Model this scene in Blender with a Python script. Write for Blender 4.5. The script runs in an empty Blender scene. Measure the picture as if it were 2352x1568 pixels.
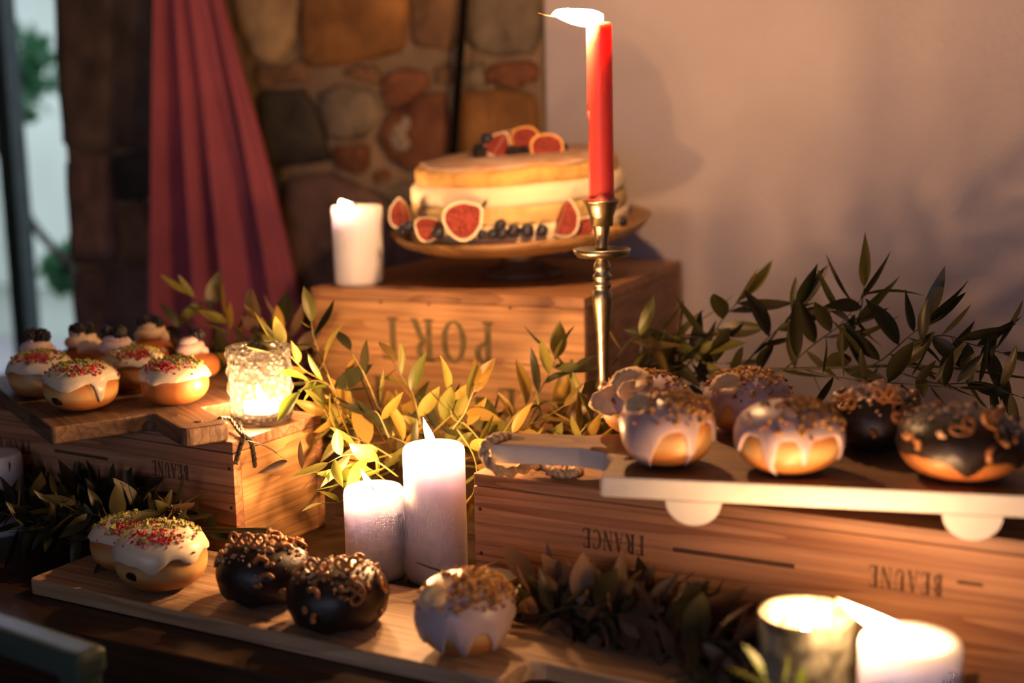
import bpy, bmesh, math, random
from mathutils import Vector, Matrix, noise as mnoise, Quaternion

# ------------------------------------------------------------------ scene, camera, world, exposure
scene = bpy.context.scene
COL = scene.collection
PI = math.pi
T = 0.75                       # height of the table top
CAMZ = T + 0.53
F, PITCH, ROLL = 3200.0, math.radians(10.0), math.radians(-1.2)
cp, sp, cr, sr = math.cos(PITCH), math.sin(PITCH), math.cos(ROLL), math.sin(ROLL)
cam_d = bpy.data.cameras.new('camera')
cam_d.sensor_width = 36.0
cam_d.lens = F * 36.0 / 2352.0
cam_d.clip_start = 0.02
cam_d.dof.use_dof = True
cam_d.dof.focus_distance = 1.56
cam_d.dof.aperture_fstop = 2.2
cam = bpy.data.objects.new('camera', cam_d)
COL.objects.link(cam)
r_ = Vector((cr, sr * sp, sr * cp)); u_ = Vector((-sr, cr * sp, cr * cp)); f_ = Vector((0, cp, -sp))
m3 = Matrix((r_, u_, -f_)).transposed()
cam.matrix_world = Matrix.Translation((0, 0, CAMZ)) @ m3.to_4x4()
scene.camera = cam

scene.view_settings.view_transform = 'Standard'
scene.view_settings.look = 'None'
scene.view_settings.gamma = 1.0
scene.view_settings.use_curve_mapping = False
scene.view_settings.exposure = 0.25
scene.cycles.use_denoising = True
scene.cycles.max_bounces = 4
scene.cycles.diffuse_bounces = 2
scene.cycles.glossy_bounces = 2
scene.cycles.transmission_bounces = 3
scene.cycles.use_adaptive_sampling = True
scene.cycles.adaptive_threshold = 0.12
scene.cycles.adaptive_min_samples = 12
scene.cycles.transparent_max_bounces = 8
scene.cycles.caustics_reflective = False
scene.cycles.caustics_refractive = False
scene.cycles.sample_clamp_indirect = 4.0

world = bpy.data.worlds.new('dusk_sky')
scene.world = world
world.use_nodes = True
wn = world.node_tree.nodes
wn['Background'].inputs[0].default_value = (0.70, 0.74, 1.0, 1)
wn['Background'].inputs[1].default_value = 1.55
CANDLE = (1.0, 0.51, 0.20)     # colour of candle light
CW = 3.2                      # watts of one plain candle flame

# local frame of the wall and the table (both run obliquely to the view)
ALPHA = math.radians(-28.0)
TV = Vector((math.cos(ALPHA), math.sin(ALPHA), 0)); MV = Vector((-math.sin(ALPHA), math.cos(ALPHA), 0))
ORG = Vector((0.066, 2.484, 0))
WALLM = Matrix.Translation(ORG) @ Matrix.Rotation(ALPHA, 4, 'Z')
def wl(lx, ly, z):
    return ORG + TV * lx + MV * ly + Vector((0, 0, z))

# openings that let the daylight in (door in the stone wall, window at the photographer's back)
def portal(lx0, lx1, ly, z0, z1, inward):
    d = bpy.data.lights.new('daylight_portal', 'AREA')
    d.shape = 'RECTANGLE'; d.size = lx1 - lx0; d.size_y = z1 - z0
    d.cycles.is_portal = True
    o = bpy.data.objects.new('daylight_portal', d); COL.objects.link(o)
    c = wl((lx0 + lx1) / 2, ly, (z0 + z1) / 2)
    q = (MV * inward).to_track_quat('-Z', 'Y')
    o.matrix_world = Matrix.Translation(c) @ q.to_matrix().to_4x4()
DOOR = (-2.25, -1.205, 0.0, 2.15)
WIN = (-0.1, 2.1, 0.85, 2.2)
portal(WIN[0], WIN[1], -4.6, WIN[2], WIN[3], 1)
portal(DOOR[0], DOOR[1], 0.42, DOOR[2] + 0.05, DOOR[3], -1)

# ------------------------------------------------------------------ helpers
def ray(px, py):
    x = (px - 1176) / F; y = -(py - 784) / F
    x, y = cr * x - sr * y, sr * x + cr * y
    return Vector((x, cp + y * sp, y * cp - sp))
def at(px, py, Y):                       # the point seen at a pixel, at forward distance Y
    d = ray(px, py); return Vector((0, 0, CAMZ)) + d * (Y / d.y)
def onz(px, py, z):                      # ... on a level z above the table top
    d = ray(px, py); return Vector((0, 0, CAMZ)) + d * ((T + z - CAMZ) / d.z)
def onwall(px, py, ly):                  # ... on the wall plane, in wall coordinates
    d = ray(px, py); o = Vector((0, 0, CAMZ)) - ORG
    t = (ly - o.dot(MV)) / d.dot(MV); p = o + d * t
    return Vector((p.dot(TV), ly, p.z))
def mpp(Y): return Y * 1.03 / F

def mesh(name, verts, faces, mat=None, parent=None, smooth=True, loc=None):
    me = bpy.data.meshes.new(name)
    me.from_pydata([tuple(v) for v in verts], [], faces)
    me.update()
    if smooth:
        me.polygons.foreach_set('use_smooth', [True] * len(me.polygons))
    return obj(name, me, mat, parent, loc)
def obj(name, me, mat=None, parent=None, loc=None):
    o = bpy.data.objects.new(name, me); COL.objects.link(o)
    if mat is not None:
        if not len(me.materials): me.materials.append(mat)
    if parent is not None: o.parent = parent
    if loc is not None: o.location = loc
    return o
def empty(name, label, cat, loc=(0, 0, 0), rz=0.0, group=None):
    o = bpy.data.objects.new(name, None); COL.objects.link(o)
    o.empty_display_size = 0.05
    o.location = loc; o.rotation_euler = (0, 0, rz)
    tag(o, label, cat, group); return o
def tag(o, label, cat, group=None, kind=None):
    if label: o['label'] = label
    if cat: o['category'] = cat
    if group: o['group'] = group
    if kind: o['kind'] = kind
    return o
def struct(name, o, label=None):
    o['kind'] = 'structure'
    if label: o['label'] = label
    return o

class MB:
    def __init__(s): s.v = []; s.f = []
    def add(s, v, f):
        n = len(s.v); s.v += [Vector(p) for p in v]; s.f += [tuple(i + n for i in q) for q in f]; return s
    def box(s, x0, x1, y0, y1, z0, z1):
        v = [(x, y, z) for z in (z0, z1) for y in (y0, y1) for x in (x0, x1)]
        return s.add(v, [(0, 2, 3, 1), (4, 5, 7, 6), (0, 1, 5, 4), (2, 6, 7, 3), (0, 4, 6, 2), (1, 3, 7, 5)])
    def build(s, name, mat, parent=None, smooth=True, loc=None): return mesh(name, s.v, s.f, mat, parent, smooth, loc)

def bevel(o, w=0.002, seg=2):
    me = o.data; bm = bmesh.new(); bm.from_mesh(me)
    bmesh.ops.bevel(bm, geom=list(bm.edges), offset=w, segments=seg, affect='EDGES', profile=0.6, clamp_overlap=True)
    bm.to_mesh(me); bm.free()
    me.polygons.foreach_set('use_smooth', [False] * len(me.polygons))
    return o
def bbox(name, x0, x1, y0, y1, z0, z1, mat, parent=None, w=0.0015, seg=2):
    o = MB().box(x0, x1, y0, y1, z0, z1).build(name, mat, parent, False)
    return bevel(o, w, seg) if w else o

def lathe(prof, n=32, cap0=True, cap1=True, wob=None):
    v = []; f = []
    for (r, z) in prof:
        for k in range(n):
            a = 2 * PI * k / n
            rr = r * (1 + (wob(a, z) if wob else 0))
            v.append(Vector((rr * math.cos(a), rr * math.sin(a), z)))
    m = len(prof)
    for i in range(m - 1):
        for k in range(n):
            f.append((i * n + k, i * n + (k + 1) % n, (i + 1) * n + (k + 1) % n, (i + 1) * n + k))
    if cap0: f.append(tuple(reversed(range(n))))
    if cap1: f.append(tuple(range((m - 1) * n, m * n)))
    return v, f
def catmull(pts, n=8):
    P = [Vector(p) for p in pts]
    if len(P) < 3: return [P[0].lerp(P[-1], i / n) for i in range(n + 1)]
    out = []
    Q = [P[0] * 2 - P[1]] + P + [P[-1] * 2 - P[-2]]
    for i in range(1, len(Q) - 2):
        for k in range(n):
            t = k / n
            a, b, c, d = Q[i - 1], Q[i], Q[i + 1], Q[i + 2]
            out.append(0.5 * ((2 * b) + (c - a) * t + (2 * a - 5 * b + 4 * c - d) * t * t + (3 * b - a - 3 * c + d) * t ** 3))
    out.append(P[-1]); return out
def tube(path, rad, n=6, caps=True):
    v = []; f = []; m = len(path)
    up = Vector((0.13, 0.21, 0.97)).normalized(); prev = None
    for i, p in enumerate(path):
        t = (path[min(i + 1, m - 1)] - path[max(i - 1, 0)]).normalized()
        if prev is None:
            a = t.cross(up)
            if a.length < 0.05: a = t.cross(Vector((1, 0, 0)))
            a.normalize()
        else:
            a = (prev - t * prev.dot(t)).normalized()
        prev = a; b = t.cross(a)
        r = rad(i / (m - 1)) if callable(rad) else rad
        for k in range(n):
            an = 2 * PI * k / n
            v.append(p + a * (r * math.cos(an)) + b * (r * math.sin(an)))
    for i in range(m - 1):
        for k in range(n):
            f.append((i * n + k, i * n + (k + 1) % n, (i + 1) * n + (k + 1) % n, (i + 1) * n + k))
    if caps:
        f.append(tuple(reversed(range(n)))); f.append(tuple(range((m - 1) * n, m * n)))
    return v, f
def sphere(c, r, nu=10, nv=7, sc=(1, 1, 1), nz=0.0, seed=0):
    v = []; f = []
    for j in range(1, nv):
        la = PI * j / nv
        for i in range(nu):
            a = 2 * PI * i / nu
            d = Vector((math.sin(la) * math.cos(a), math.sin(la) * math.sin(a), math.cos(la)))
            rr = r * (1 + nz * mnoise.noise(d * 1.7 + Vector((seed * 3.1, seed, 0)))) if nz else r
            v.append(Vector(c) + Vector((d.x * sc[0], d.y * sc[1], d.z * sc[2])) * rr)
    top = len(v); v.append(Vector(c) + Vector((0, 0, r * sc[2]))); v.append(Vector(c) - Vector((0, 0, r * sc[2])))
    for j in range(nv - 2):
        for i in range(nu):
            f.append((j * nu + i, (j + 1) * nu + i, (j + 1) * nu + (i + 1) % nu, j * nu + (i + 1) % nu))
    for i in range(nu):
        f.append((top, i, (i + 1) % nu)); f.append((top + 1, (nv - 2) * nu + (i + 1) % nu, (nv - 2) * nu + i))
    return v, f
def rotv(vs, rot, off=(0, 0, 0)):
    return [rot @ Vector(p) + Vector(off) for p in vs]
def prism(poly, z0, z1):                 # polygon (ccw) -> solid
    n = len(poly)
    v = [(p[0], p[1], z0) for p in poly] + [(p[0], p[1], z1) for p in poly]
    f = [tuple(reversed(range(n))), tuple(range(n, 2 * n))] + [(i, (i + 1) % n, n + (i + 1) % n, n + i) for i in range(n)]
    return v, f

# ------------------------------------------------------------------ materials
def newmat(name):
    m = bpy.data.materials.new(name); m.use_nodes = True
    nt = m.node_tree; b = nt.nodes['Principled BSDF']; return m, nt, b
def N(nt, t, **kw):
    n = nt.nodes.new(t)
    for k, v in kw.items(): setattr(n, k, v)
    return n
def rgba(c, k=1.0): return (min(c[0] * k, 1), min(c[1] * k, 1), min(c[2] * k, 1), 1)
def plain(name, col, rough=0.6, var=0.2, scale=25, bump=0.0, bscale=60, metal=0.0, sss=0.0, sssr=(0.01, 0.005, 0.002), col2=None, coat=0.0, spec=0.5, space='Object', detail=4):
    m, nt, b = newmat(name)
    tc = N(nt, 'ShaderNodeTexCoord'); nz = N(nt, 'ShaderNodeTexNoise')
    nz.inputs['Scale'].default_value = scale; nz.inputs['Detail'].default_value = detail
    nt.links.new(tc.outputs[space], nz.inputs['Vector'])
    cr_ = N(nt, 'ShaderNodeValToRGB')
    cr_.color_ramp.elements[0].position = 0.32; cr_.color_ramp.elements[1].position = 0.68
    cr_.color_ramp.elements[0].color = rgba(col, 1 - var); cr_.color_ramp.elements[1].color = rgba(col2 if col2 else col, 1 + (0 if col2 else var))
    nt.links.new(nz.outputs['Fac'], cr_.inputs['Fac']); nt.links.new(cr_.outputs['Color'], b.inputs['Base Color'])
    b.inputs['Roughness'].default_value = rough; b.inputs['Metallic'].default_value = metal
    b.inputs['Specular IOR Level'].default_value = spec
    if coat: b.inputs['Coat Weight'].default_value = coat; b.inputs['Coat Roughness'].default_value = 0.15
    if sss:
        b.inputs['Subsurface Weight'].default_value = sss; b.inputs['Subsurface Radius'].default_value = sssr
        b.inputs['Subsurface Scale'].default_value = 1.0
    if bump:
        n2 = N(nt, 'ShaderNodeTexNoise'); n2.inputs['Scale'].default_value = bscale; n2.inputs['Detail'].default_value = 5
        nt.links.new(tc.outputs[space], n2.inputs['Vector'])
        bp = N(nt, 'ShaderNodeBump'); bp.inputs['Strength'].default_value = bump; bp.inputs['Distance'].default_value = 0.004
        nt.links.new(n2.outputs['Fac'], bp.inputs['Height']); nt.links.new(bp.outputs['Normal'], b.inputs['Normal'])
    return m
def wood(name, c_light, c_dark, axis='x', rings=28.0, stretch=0.10, rough=0.55, off=0.0):
    """grain runs along the object's own axis"""
    m, nt, b = newmat(name)
    tc = N(nt, 'ShaderNodeTexCoord'); mp = N(nt, 'ShaderNodeMapping')
    s = [1.0, 1.0, 1.0]; s['xyz'.index(axis)] = stretch
    mp.inputs['Scale'].default_value = s; mp.inputs['Location'].default_value = (off, off * 0.7, off * 1.3)
    nt.links.new(tc.outputs['Object'], mp.inputs['Vector'])
    nz = N(nt, 'ShaderNodeTexNoise'); nz.inputs['Scale'].default_value = 9.0; nz.inputs['Detail'].default_value = 3
    nt.links.new(mp.outputs['Vector'], nz.inputs['Vector'])
    ma = N(nt, 'ShaderNodeMath', operation='MULTIPLY'); ma.inputs[1].default_value = rings
    nt.links.new(nz.outputs['Fac'], ma.inputs[0])
    fr = N(nt, 'ShaderNodeMath', operation='FRACT'); nt.links.new(ma.outputs[0], fr.inputs[0])
    fine = N(nt, 'ShaderNodeTexNoise'); fine.inputs['Scale'].default_value = 160.0; fine.inputs['Detail'].default_value = 3
    mp2 = N(nt, 'ShaderNodeMapping'); s2 = [1.0, 1.0, 1.0]; s2['xyz'.index(axis)] = 0.035; mp2.inputs['Scale'].default_value = s2
    nt.links.new(tc.outputs['Object'], mp2.inputs['Vector']); nt.links.new(mp2.outputs['Vector'], fine.inputs['Vector'])
    big = N(nt, 'ShaderNodeTexNoise'); big.inputs['Scale'].default_value = 6.0; nt.links.new(tc.outputs['Object'], big.inputs['Vector'])
    rp = N(nt, 'ShaderNodeValToRGB'); e = rp.color_ramp.elements
    e[0].position = 0.0; e[0].color = rgba(c_light, 1.05); e[1].position = 1.0; e[1].color = rgba(c_dark)
    x = rp.color_ramp.elements.new(0.62); x.color = rgba([c_light[i] * 0.75 + c_dark[i] * 0.25 for i in range(3)])
    nt.links.new(fr.outputs[0], rp.inputs['Fac'])
    mx = N(nt, 'ShaderNodeMix', data_type='RGBA', blend_type='MULTIPLY'); mx.inputs[0].default_value = 0.55
    r2 = N(nt, 'ShaderNodeValToRGB'); r2.color_ramp.elements[0].position = 0.35; r2.color_ramp.elements[0].color = (0.45, 0.38, 0.33, 1); r2.color_ramp.elements[1].position = 0.6; r2.color_ramp.elements[1].color = (1, 1, 1, 1)
    nt.links.new(fine.outputs['Fac'], r2.inputs['Fac'])
    nt.links.new(rp.outputs['Color'], mx.inputs[6]); nt.links.new(r2.outputs['Color'], mx.inputs[7])
    mx2 = N(nt, 'ShaderNodeMix', data_type='RGBA', blend_type='MULTIPLY'); mx2.inputs[0].default_value = 0.5
    r3 = N(nt, 'ShaderNodeValToRGB'); r3.color_ramp.elements[0].position = 0.3; r3.color_ramp.elements[0].color = (0.6, 0.52, 0.45, 1); r3.color_ramp.elements[1].position = 0.6; r3.color_ramp.elements[1].color = (1, 1, 1, 1)
    nt.links.new(big.outputs['Fac'], r3.inputs['Fac'])
    nt.links.new(mx.outputs[2], mx2.inputs[6]); nt.links.new(r3.outputs['Color'], mx2.inputs[7])
    nt.links.new(mx2.outputs[2], b.inputs['Base Color'])
    b.inputs['Roughness'].default_value = rough
    bp = N(nt, 'ShaderNodeBump'); bp.inputs['Strength'].default_value = 0.15; bp.inputs['Distance'].default_value = 0.001
    nt.links.new(fine.outputs['Fac'], bp.inputs['Height']); nt.links.new(bp.outputs['Normal'], b.inputs['Normal'])
    return m
def leafmat(name, c1, c2):
    m, nt, b = newmat(name)
    tc = N(nt, 'ShaderNodeTexCoord'); oi = N(nt, 'ShaderNodeObjectInfo')
    nz = N(nt, 'ShaderNodeTexNoise'); nz.inputs['Scale'].default_value = 60; nt.links.new(tc.outputs['Object'], nz.inputs['Vector'])
    ad = N(nt, 'ShaderNodeMath', operation='MULTIPLY_ADD'); ad.inputs[1].default_value = 0.35
    nt.links.new(nz.outputs['Fac'], ad.inputs[0]); 
    ms = N(nt, 'ShaderNodeMath', operation='MULTIPLY'); ms.inputs[1].default_value = 0.65
    nt.links.new(oi.outputs['Random'], ms.inputs[0]); nt.links.new(ms.outputs[0], ad.inputs[2])
    rp = N(nt, 'ShaderNodeValToRGB'); rp.color_ramp.elements[0].color = rgba(c1); rp.color_ramp.elements[1].color = rgba(c2)
    nt.links.new(ad.outputs[0], rp.inputs['Fac']); nt.links.new(rp.outputs['Color'], b.inputs['Base Color'])
    b.inputs['Roughness'].default_value = 0.42
    tr = N(nt, 'ShaderNodeBsdfTranslucent'); nt.links.new(rp.outputs['Color'], tr.inputs['Color'])
    mx = N(nt, 'ShaderNodeMixShader'); mx.inputs[0].default_value = 0.3
    nt.links.new(b.outputs[0], mx.inputs[1]); nt.links.new(tr.outputs[0], mx.inputs[2])
    nt.links.new(mx.outputs[0], nt.nodes['Material Output'].inputs['Surface'])
    return m
def flamemat(name, col, strength):
    m, nt, b = newmat(name); nt.nodes.remove(b)
    em = N(nt, 'ShaderNodeEmission'); tp = N(nt, 'ShaderNodeBsdfTransparent'); ad = N(nt, 'ShaderNodeAddShader')
    tc = N(nt, 'ShaderNodeTexCoord'); sx = N(nt, 'ShaderNodeSeparateXYZ'); rp = N(nt, 'ShaderNodeValToRGB')
    nt.links.new(tc.outputs['Generated'], sx.inputs[0]); nt.links.new(sx.outputs['Z'], rp.inputs['Fac'])
    e = rp.color_ramp.elements; e[0].position = 0.0; e[0].color = (0.25, 0.3, 0.9, 1); e[1].position = 1.0; e[1].color = (0.75, 0.24, 0.05, 1)
    for p, c in ((0.10, (0.8, 0.7, 0.75, 1)), (0.2, (1, 0.86, 0.62, 1)), (0.72, (1, 0.80, 0.5, 1))):
        x = e.new(p); x.color = c
    nt.links.new(rp.outputs['Color'], em.inputs['Color']); em.inputs['Strength'].default_value = strength
    nt.links.new(em.outputs[0], ad.inputs[0]); nt.links.new(tp.outputs[0], ad.inputs[1])
    nt.links.new(ad.outputs[0], nt.nodes['Material Output'].inputs['Surface'])
    return m
def votivemat(name, col, transl, transp, rough=0.2, spk=0.0, tcol=None, cells=0):
    m, nt, b = newmat(name)
    b.inputs['Base Color'].default_value = rgba(col); b.inputs['Roughness'].default_value = rough
    tr = N(nt, 'ShaderNodeBsdfTranslucent'); tr.inputs['Color'].default_value = rgba(tcol or col)
    tp = N(nt, 'ShaderNodeBsdfTransparent'); m1 = N(nt, 'ShaderNodeMixShader'); m2 = N(nt, 'ShaderNodeMixShader')
    m1.inputs[0].default_value = transl; m2.inputs[0].default_value = transp
    nt.links.new(b.outputs[0], m1.inputs[1]); nt.links.new(tr.outputs[0], m1.inputs[2])
    nt.links.new(m1.outputs[0], m2.inputs[1]); nt.links.new(tp.outputs[0], m2.inputs[2])
    if cells:
        tcc = N(nt, 'ShaderNodeTexCoord'); vo = N(nt, 'ShaderNodeTexVoronoi'); vo.inputs['Scale'].default_value = cells
        nt.links.new(tcc.outputs['Object'], vo.inputs['Vector'])
        bb = N(nt, 'ShaderNodeBump'); bb.inputs['Strength'].default_value = 1.0; bb.inputs['Distance'].default_value = 0.006
        nt.links.new(vo.outputs['Distance'], bb.inputs['Height']); nt.links.new(bb.outputs['Normal'], b.inputs['Normal']); nt.links.new(bb.outputs['Normal'], tr.inputs['Normal'])
        rc = N(nt, 'ShaderNodeValToRGB'); rc.color_ramp.elements[0].color = rgba(tcol, 2.0); rc.color_ramp.elements[1].position = 0.55; rc.color_ramp.elements[1].color = rgba(tcol, 0.35)
        nt.links.new(vo.outputs['Distance'], rc.inputs['Fac']); nt.links.new(rc.outputs['Color'], tr.inputs['Color'])
    if spk:
        mot = N(nt, 'ShaderNodeTexNoise'); mot.inputs['Scale'].default_value = 45; mot.inputs['Detail'].default_value = 8
        tcm = N(nt, 'ShaderNodeTexCoord'); nt.links.new(tcm.outputs['Object'], mot.inputs['Vector'])
        rm = N(nt, 'ShaderNodeValToRGB'); rm.color_ramp.elements[0].position = 0.38; rm.color_ramp.elements[1].position = 0.64
        rm.color_ramp.elements[0].color = rgba(col, 0.35); rm.color_ramp.elements[1].color = rgba(col, 1.5)
        nt.links.new(mot.outputs['Fac'], rm.inputs['Fac']); nt.links.new(rm.outputs['Color'], b.inputs['Base Color'])
        tc = N(nt, 'ShaderNodeTexCoord'); vz = N(nt, 'ShaderNodeTexNoise'); vz.inputs['Scale'].default_value = 70; vz.inputs['Detail'].default_value = 6
        nt.links.new(tc.outputs['Object'], vz.inputs['Vector'])
        rp = N(nt, 'ShaderNodeValToRGB'); rp.color_ramp.elements[0].position = 0.55; rp.color_ramp.elements[1].position = 0.72
        rp.color_ramp.elements[0].color = (transp, transp, transp, 1); rp.color_ramp.elements[1].color = (spk, spk, spk, 1)
        nt.links.new(vz.outputs['Fac'], rp.inputs['Fac']); nt.links.new(rp.outputs['Color'], m2.inputs[0])
    nt.links.new(m2.outputs[0], nt.nodes['Material Output'].inputs['Surface'])
    return m

MT = {}
MT['pine'] = wood('pine_crate', (0.56, 0.285, 0.15), (0.36, 0.15, 0.075), 'x', 26, 0.03)
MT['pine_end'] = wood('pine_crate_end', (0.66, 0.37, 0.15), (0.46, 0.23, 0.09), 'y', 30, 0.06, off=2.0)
MT['pine_top'] = wood('pine_crate_lid', (0.46, 0.25, 0.14), (0.24, 0.115, 0.065), 'x', 20, 0.04, off=5.0)
MT['port'] = wood('port_crate_lit', (0.82, 0.47, 0.22), (0.62, 0.31, 0.125), 'x', 10, 0.14, off=7.7)  # front raised in tone to look candlelit; the light is in the colour
MT['port_end'] = wood('port_crate_end_shaded', (0.40, 0.20, 0.11), (0.22, 0.10, 0.05), 'y', 16, 0.2, off=3.3)  # end turned from the candles; its shade is put into a darker tone
MT['port_top'] = wood('port_crate_lid_shaded', (0.60, 0.32, 0.16), (0.36, 0.17, 0.085), 'x', 16, 0.15, off=9.1)  # lid toned down: grazing light and the stand's shadow are in the colour
MT['table'] = wood('table_wood', (0.06, 0.032, 0.020), (0.026, 0.014, 0.009), 'x', 22, 0.08, rough=0.42)
MT['board_l'] = wood('pale_board', (0.62, 0.43, 0.27), (0.46, 0.29, 0.17), 'x', 12, 0.1, off=1.5)
MT['board_d'] = wood('dark_board', (0.20, 0.115, 0.065), (0.10, 0.055, 0.032), 'x', 18, 0.1, off=4.5)
MT['board_e'] = wood('edged_board', (0.30, 0.165, 0.085), (0.16, 0.085, 0.045), 'x', 16, 0.1, off=6.5)
MT['stand'] = wood('stand_wood', (0.42, 0.235, 0.09), (0.25, 0.125, 0.05), 'x', 14, 0.16, rough=0.4, off=8.8)
MT['white_edge'] = plain('white_edge_paint', (0.64, 0.62, 0.61), 0.5, 0.06, 30, 0.1)
MT['ink'] = plain('stencil_ink', (0.20, 0.145, 0.06), 0.8, 0.3, 60)
MT['ink_d'] = plain('burnt_ink', (0.085, 0.04, 0.02), 0.85, 0.3, 60)
MT['nail'] = plain('nail_head', (0.03, 0.02, 0.018), 0.6, 0.2, 60)
MT['wax'] = plain('white_wax', (0.80, 0.80, 0.90), 0.42, 0.02, 20, 0, sss=0.9, sssr=(0.026, 0.026, 0.026))
MT['wax_red'] = plain('red_wax', (0.88, 0.10, 0.08), 0.35, 0.05, 20, 0, sss=0.95, sssr=(0.035, 0.016, 0.014))
MT['wick'] = plain('wick', (0.02, 0.015, 0.012), 0.9)
MT['flame'] = flamemat('flame', CANDLE, 14.0)
MT['brass'] = plain('aged_brass', (0.50, 0.43, 0.28), 0.33, 0.22, 40, 0.15, 90, metal=1.0)
MT['plaster'] = plain('white_plaster', (0.60, 0.54, 0.60), 0.9, 0.05, 5, 0.7, 150)
MT['plaster_room'] = plain('room_plaster', (0.33, 0.27, 0.25), 0.9, 0.06, 4)
MT['mortar'] = plain('lime_mortar', (0.30, 0.21, 0.13), 0.95, 0.25, 14, 0.8, 30)
MT['floor'] = plain('dark_floor', (0.07, 0.075, 0.065), 0.22, 0.3, 3)
MT['curtain'] = plain('rose_muslin', (0.43, 0.105, 0.15), 0.85, 0.10, 8, 0.15, 220)
MT['iron'] = plain('black_iron', (0.008, 0.007, 0.006), 0.9, spec=0.05)
MT['frame'] = plain('dark_green_paint', (0.035, 0.06, 0.05), 0.5)
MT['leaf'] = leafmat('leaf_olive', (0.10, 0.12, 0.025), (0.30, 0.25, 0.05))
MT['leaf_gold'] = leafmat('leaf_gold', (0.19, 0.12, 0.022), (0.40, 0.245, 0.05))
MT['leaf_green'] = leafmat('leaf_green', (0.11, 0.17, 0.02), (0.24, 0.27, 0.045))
MT['leaf_shaded'] = leafmat('leaf_shaded', (0.024, 0.030, 0.011), (0.075, 0.062, 0.024))
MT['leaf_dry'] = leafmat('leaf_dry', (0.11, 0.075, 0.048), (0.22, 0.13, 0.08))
MT['stem'] = plain('stem', (0.26, 0.20, 0.06), 0.6)
MT['stem_dark'] = plain('stem_dark', (0.045, 0.042, 0.018), 0.6)
MT['twine'] = plain('twine', (0.55, 0.40, 0.26), 0.95, 0.3, 200)
MT['votive'] = votivemat('hobnail_glass', (0.05, 0.045, 0.04), 0.5, 0.58, 0.08, tcol=(0.125, 0.122, 0.12), cells=140)
MT['mercury'] = votivemat('mercury_glass', (0.30, 0.29, 0.22), 0.3, 0.0, 0.25, spk=0.12, tcol=(0.03, 0.028, 0.018))
MT['glass_clear'] = votivemat('clear_glass', (0.8, 0.85, 0.82), 0.0, 0.86, 0.05)
STONES = {}
for k, (c, c2) in {'orange': ((0.33, 0.155, 0.05), (0.44, 0.21, 0.07)), 'tan': ((0.42, 0.29, 0.16), (0.52, 0.37, 0.20)), 'brown': ((0.22, 0.125, 0.07), (0.32, 0.18, 0.09)),
                   'dark': ((0.055, 0.048, 0.04), (0.09, 0.075, 0.055)), 'plum': ((0.21, 0.125, 0.105), (0.30, 0.175, 0.135)), 'red': ((0.24, 0.09, 0.05), (0.32, 0.13, 0.06)),
                   'grey': ((0.24, 0.19, 0.135), (0.33, 0.26, 0.18)), 'umber': ((0.17, 0.115, 0.085), (0.23, 0.155, 0.11)), 'pale': ((0.55, 0.43, 0.30), (0.62, 0.50, 0.36))}.items():
    STONES[k] = plain('stone_' + k, c, 0.9, 0.38, 13, 1.0, 22, col2=c2, detail=8)

# ------------------------------------------------------------------ the setting
def wbox(name, lx0, lx1, ly0, ly1, z0, z1, mat):
    o = MB().box(lx0, lx1, ly0, ly1, z0, z1).build(name, mat, None, False)
    o.matrix_world = WALLM; return struct(name, o)
wbox('floor', -3.3, 3.1, -4.7, 0.45, -0.08, 0.0, MT['floor'])
wbox('ceiling', -3.3, 3.1, -4.7, 0.45, 2.7, 2.78, MT['plaster_room'])
ws = bpy.data.objects.new('wall_back_stone', None); COL.objects.link(ws); ws.matrix_world = WALLM; struct('w', ws)
MB().box(DOOR[1], 0.02, 0.055, 0.45, 0, 2.7).box(DOOR[0], DOOR[1], 0.055, 0.45, DOOR[3], 2.7).build('mortar_bed', MT['mortar'], ws, False)
wbox('wall_back_left', -3.3, DOOR[0], 0.055, 0.45, 0, 2.7, MT['plaster_room'])
pw = wbox('wall_back_right', 0.0, 3.1, 0.0, 0.45, 0, 2.7, MT['plaster']); bevel(pw, 0.008, 2)
wbox('wall_left', -3.38, -3.3, -4.7, 0.45, 0, 2.7, MT['plaster_room'])
wbox('wall_right', 3.1, 3.18, -4.7, 0.45, 0, 2.7, MT['plaster_room'])
wf = MB().box(-3.3, WIN[0], -4.7, -4.6, 0, 2.7).box(WIN[1], 3.1, -4.7, -4.6, 0, 2.7).box(WIN[0], WIN[1], -4.7, -4.6, 0, WIN[2]).box(WIN[0], WIN[1], -4.7, -4.6, WIN[3], 2.7).build('wall_front', MT['plaster_room'], None, False)
wf.matrix_world = WALLM; struct('wf', wf)
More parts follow.
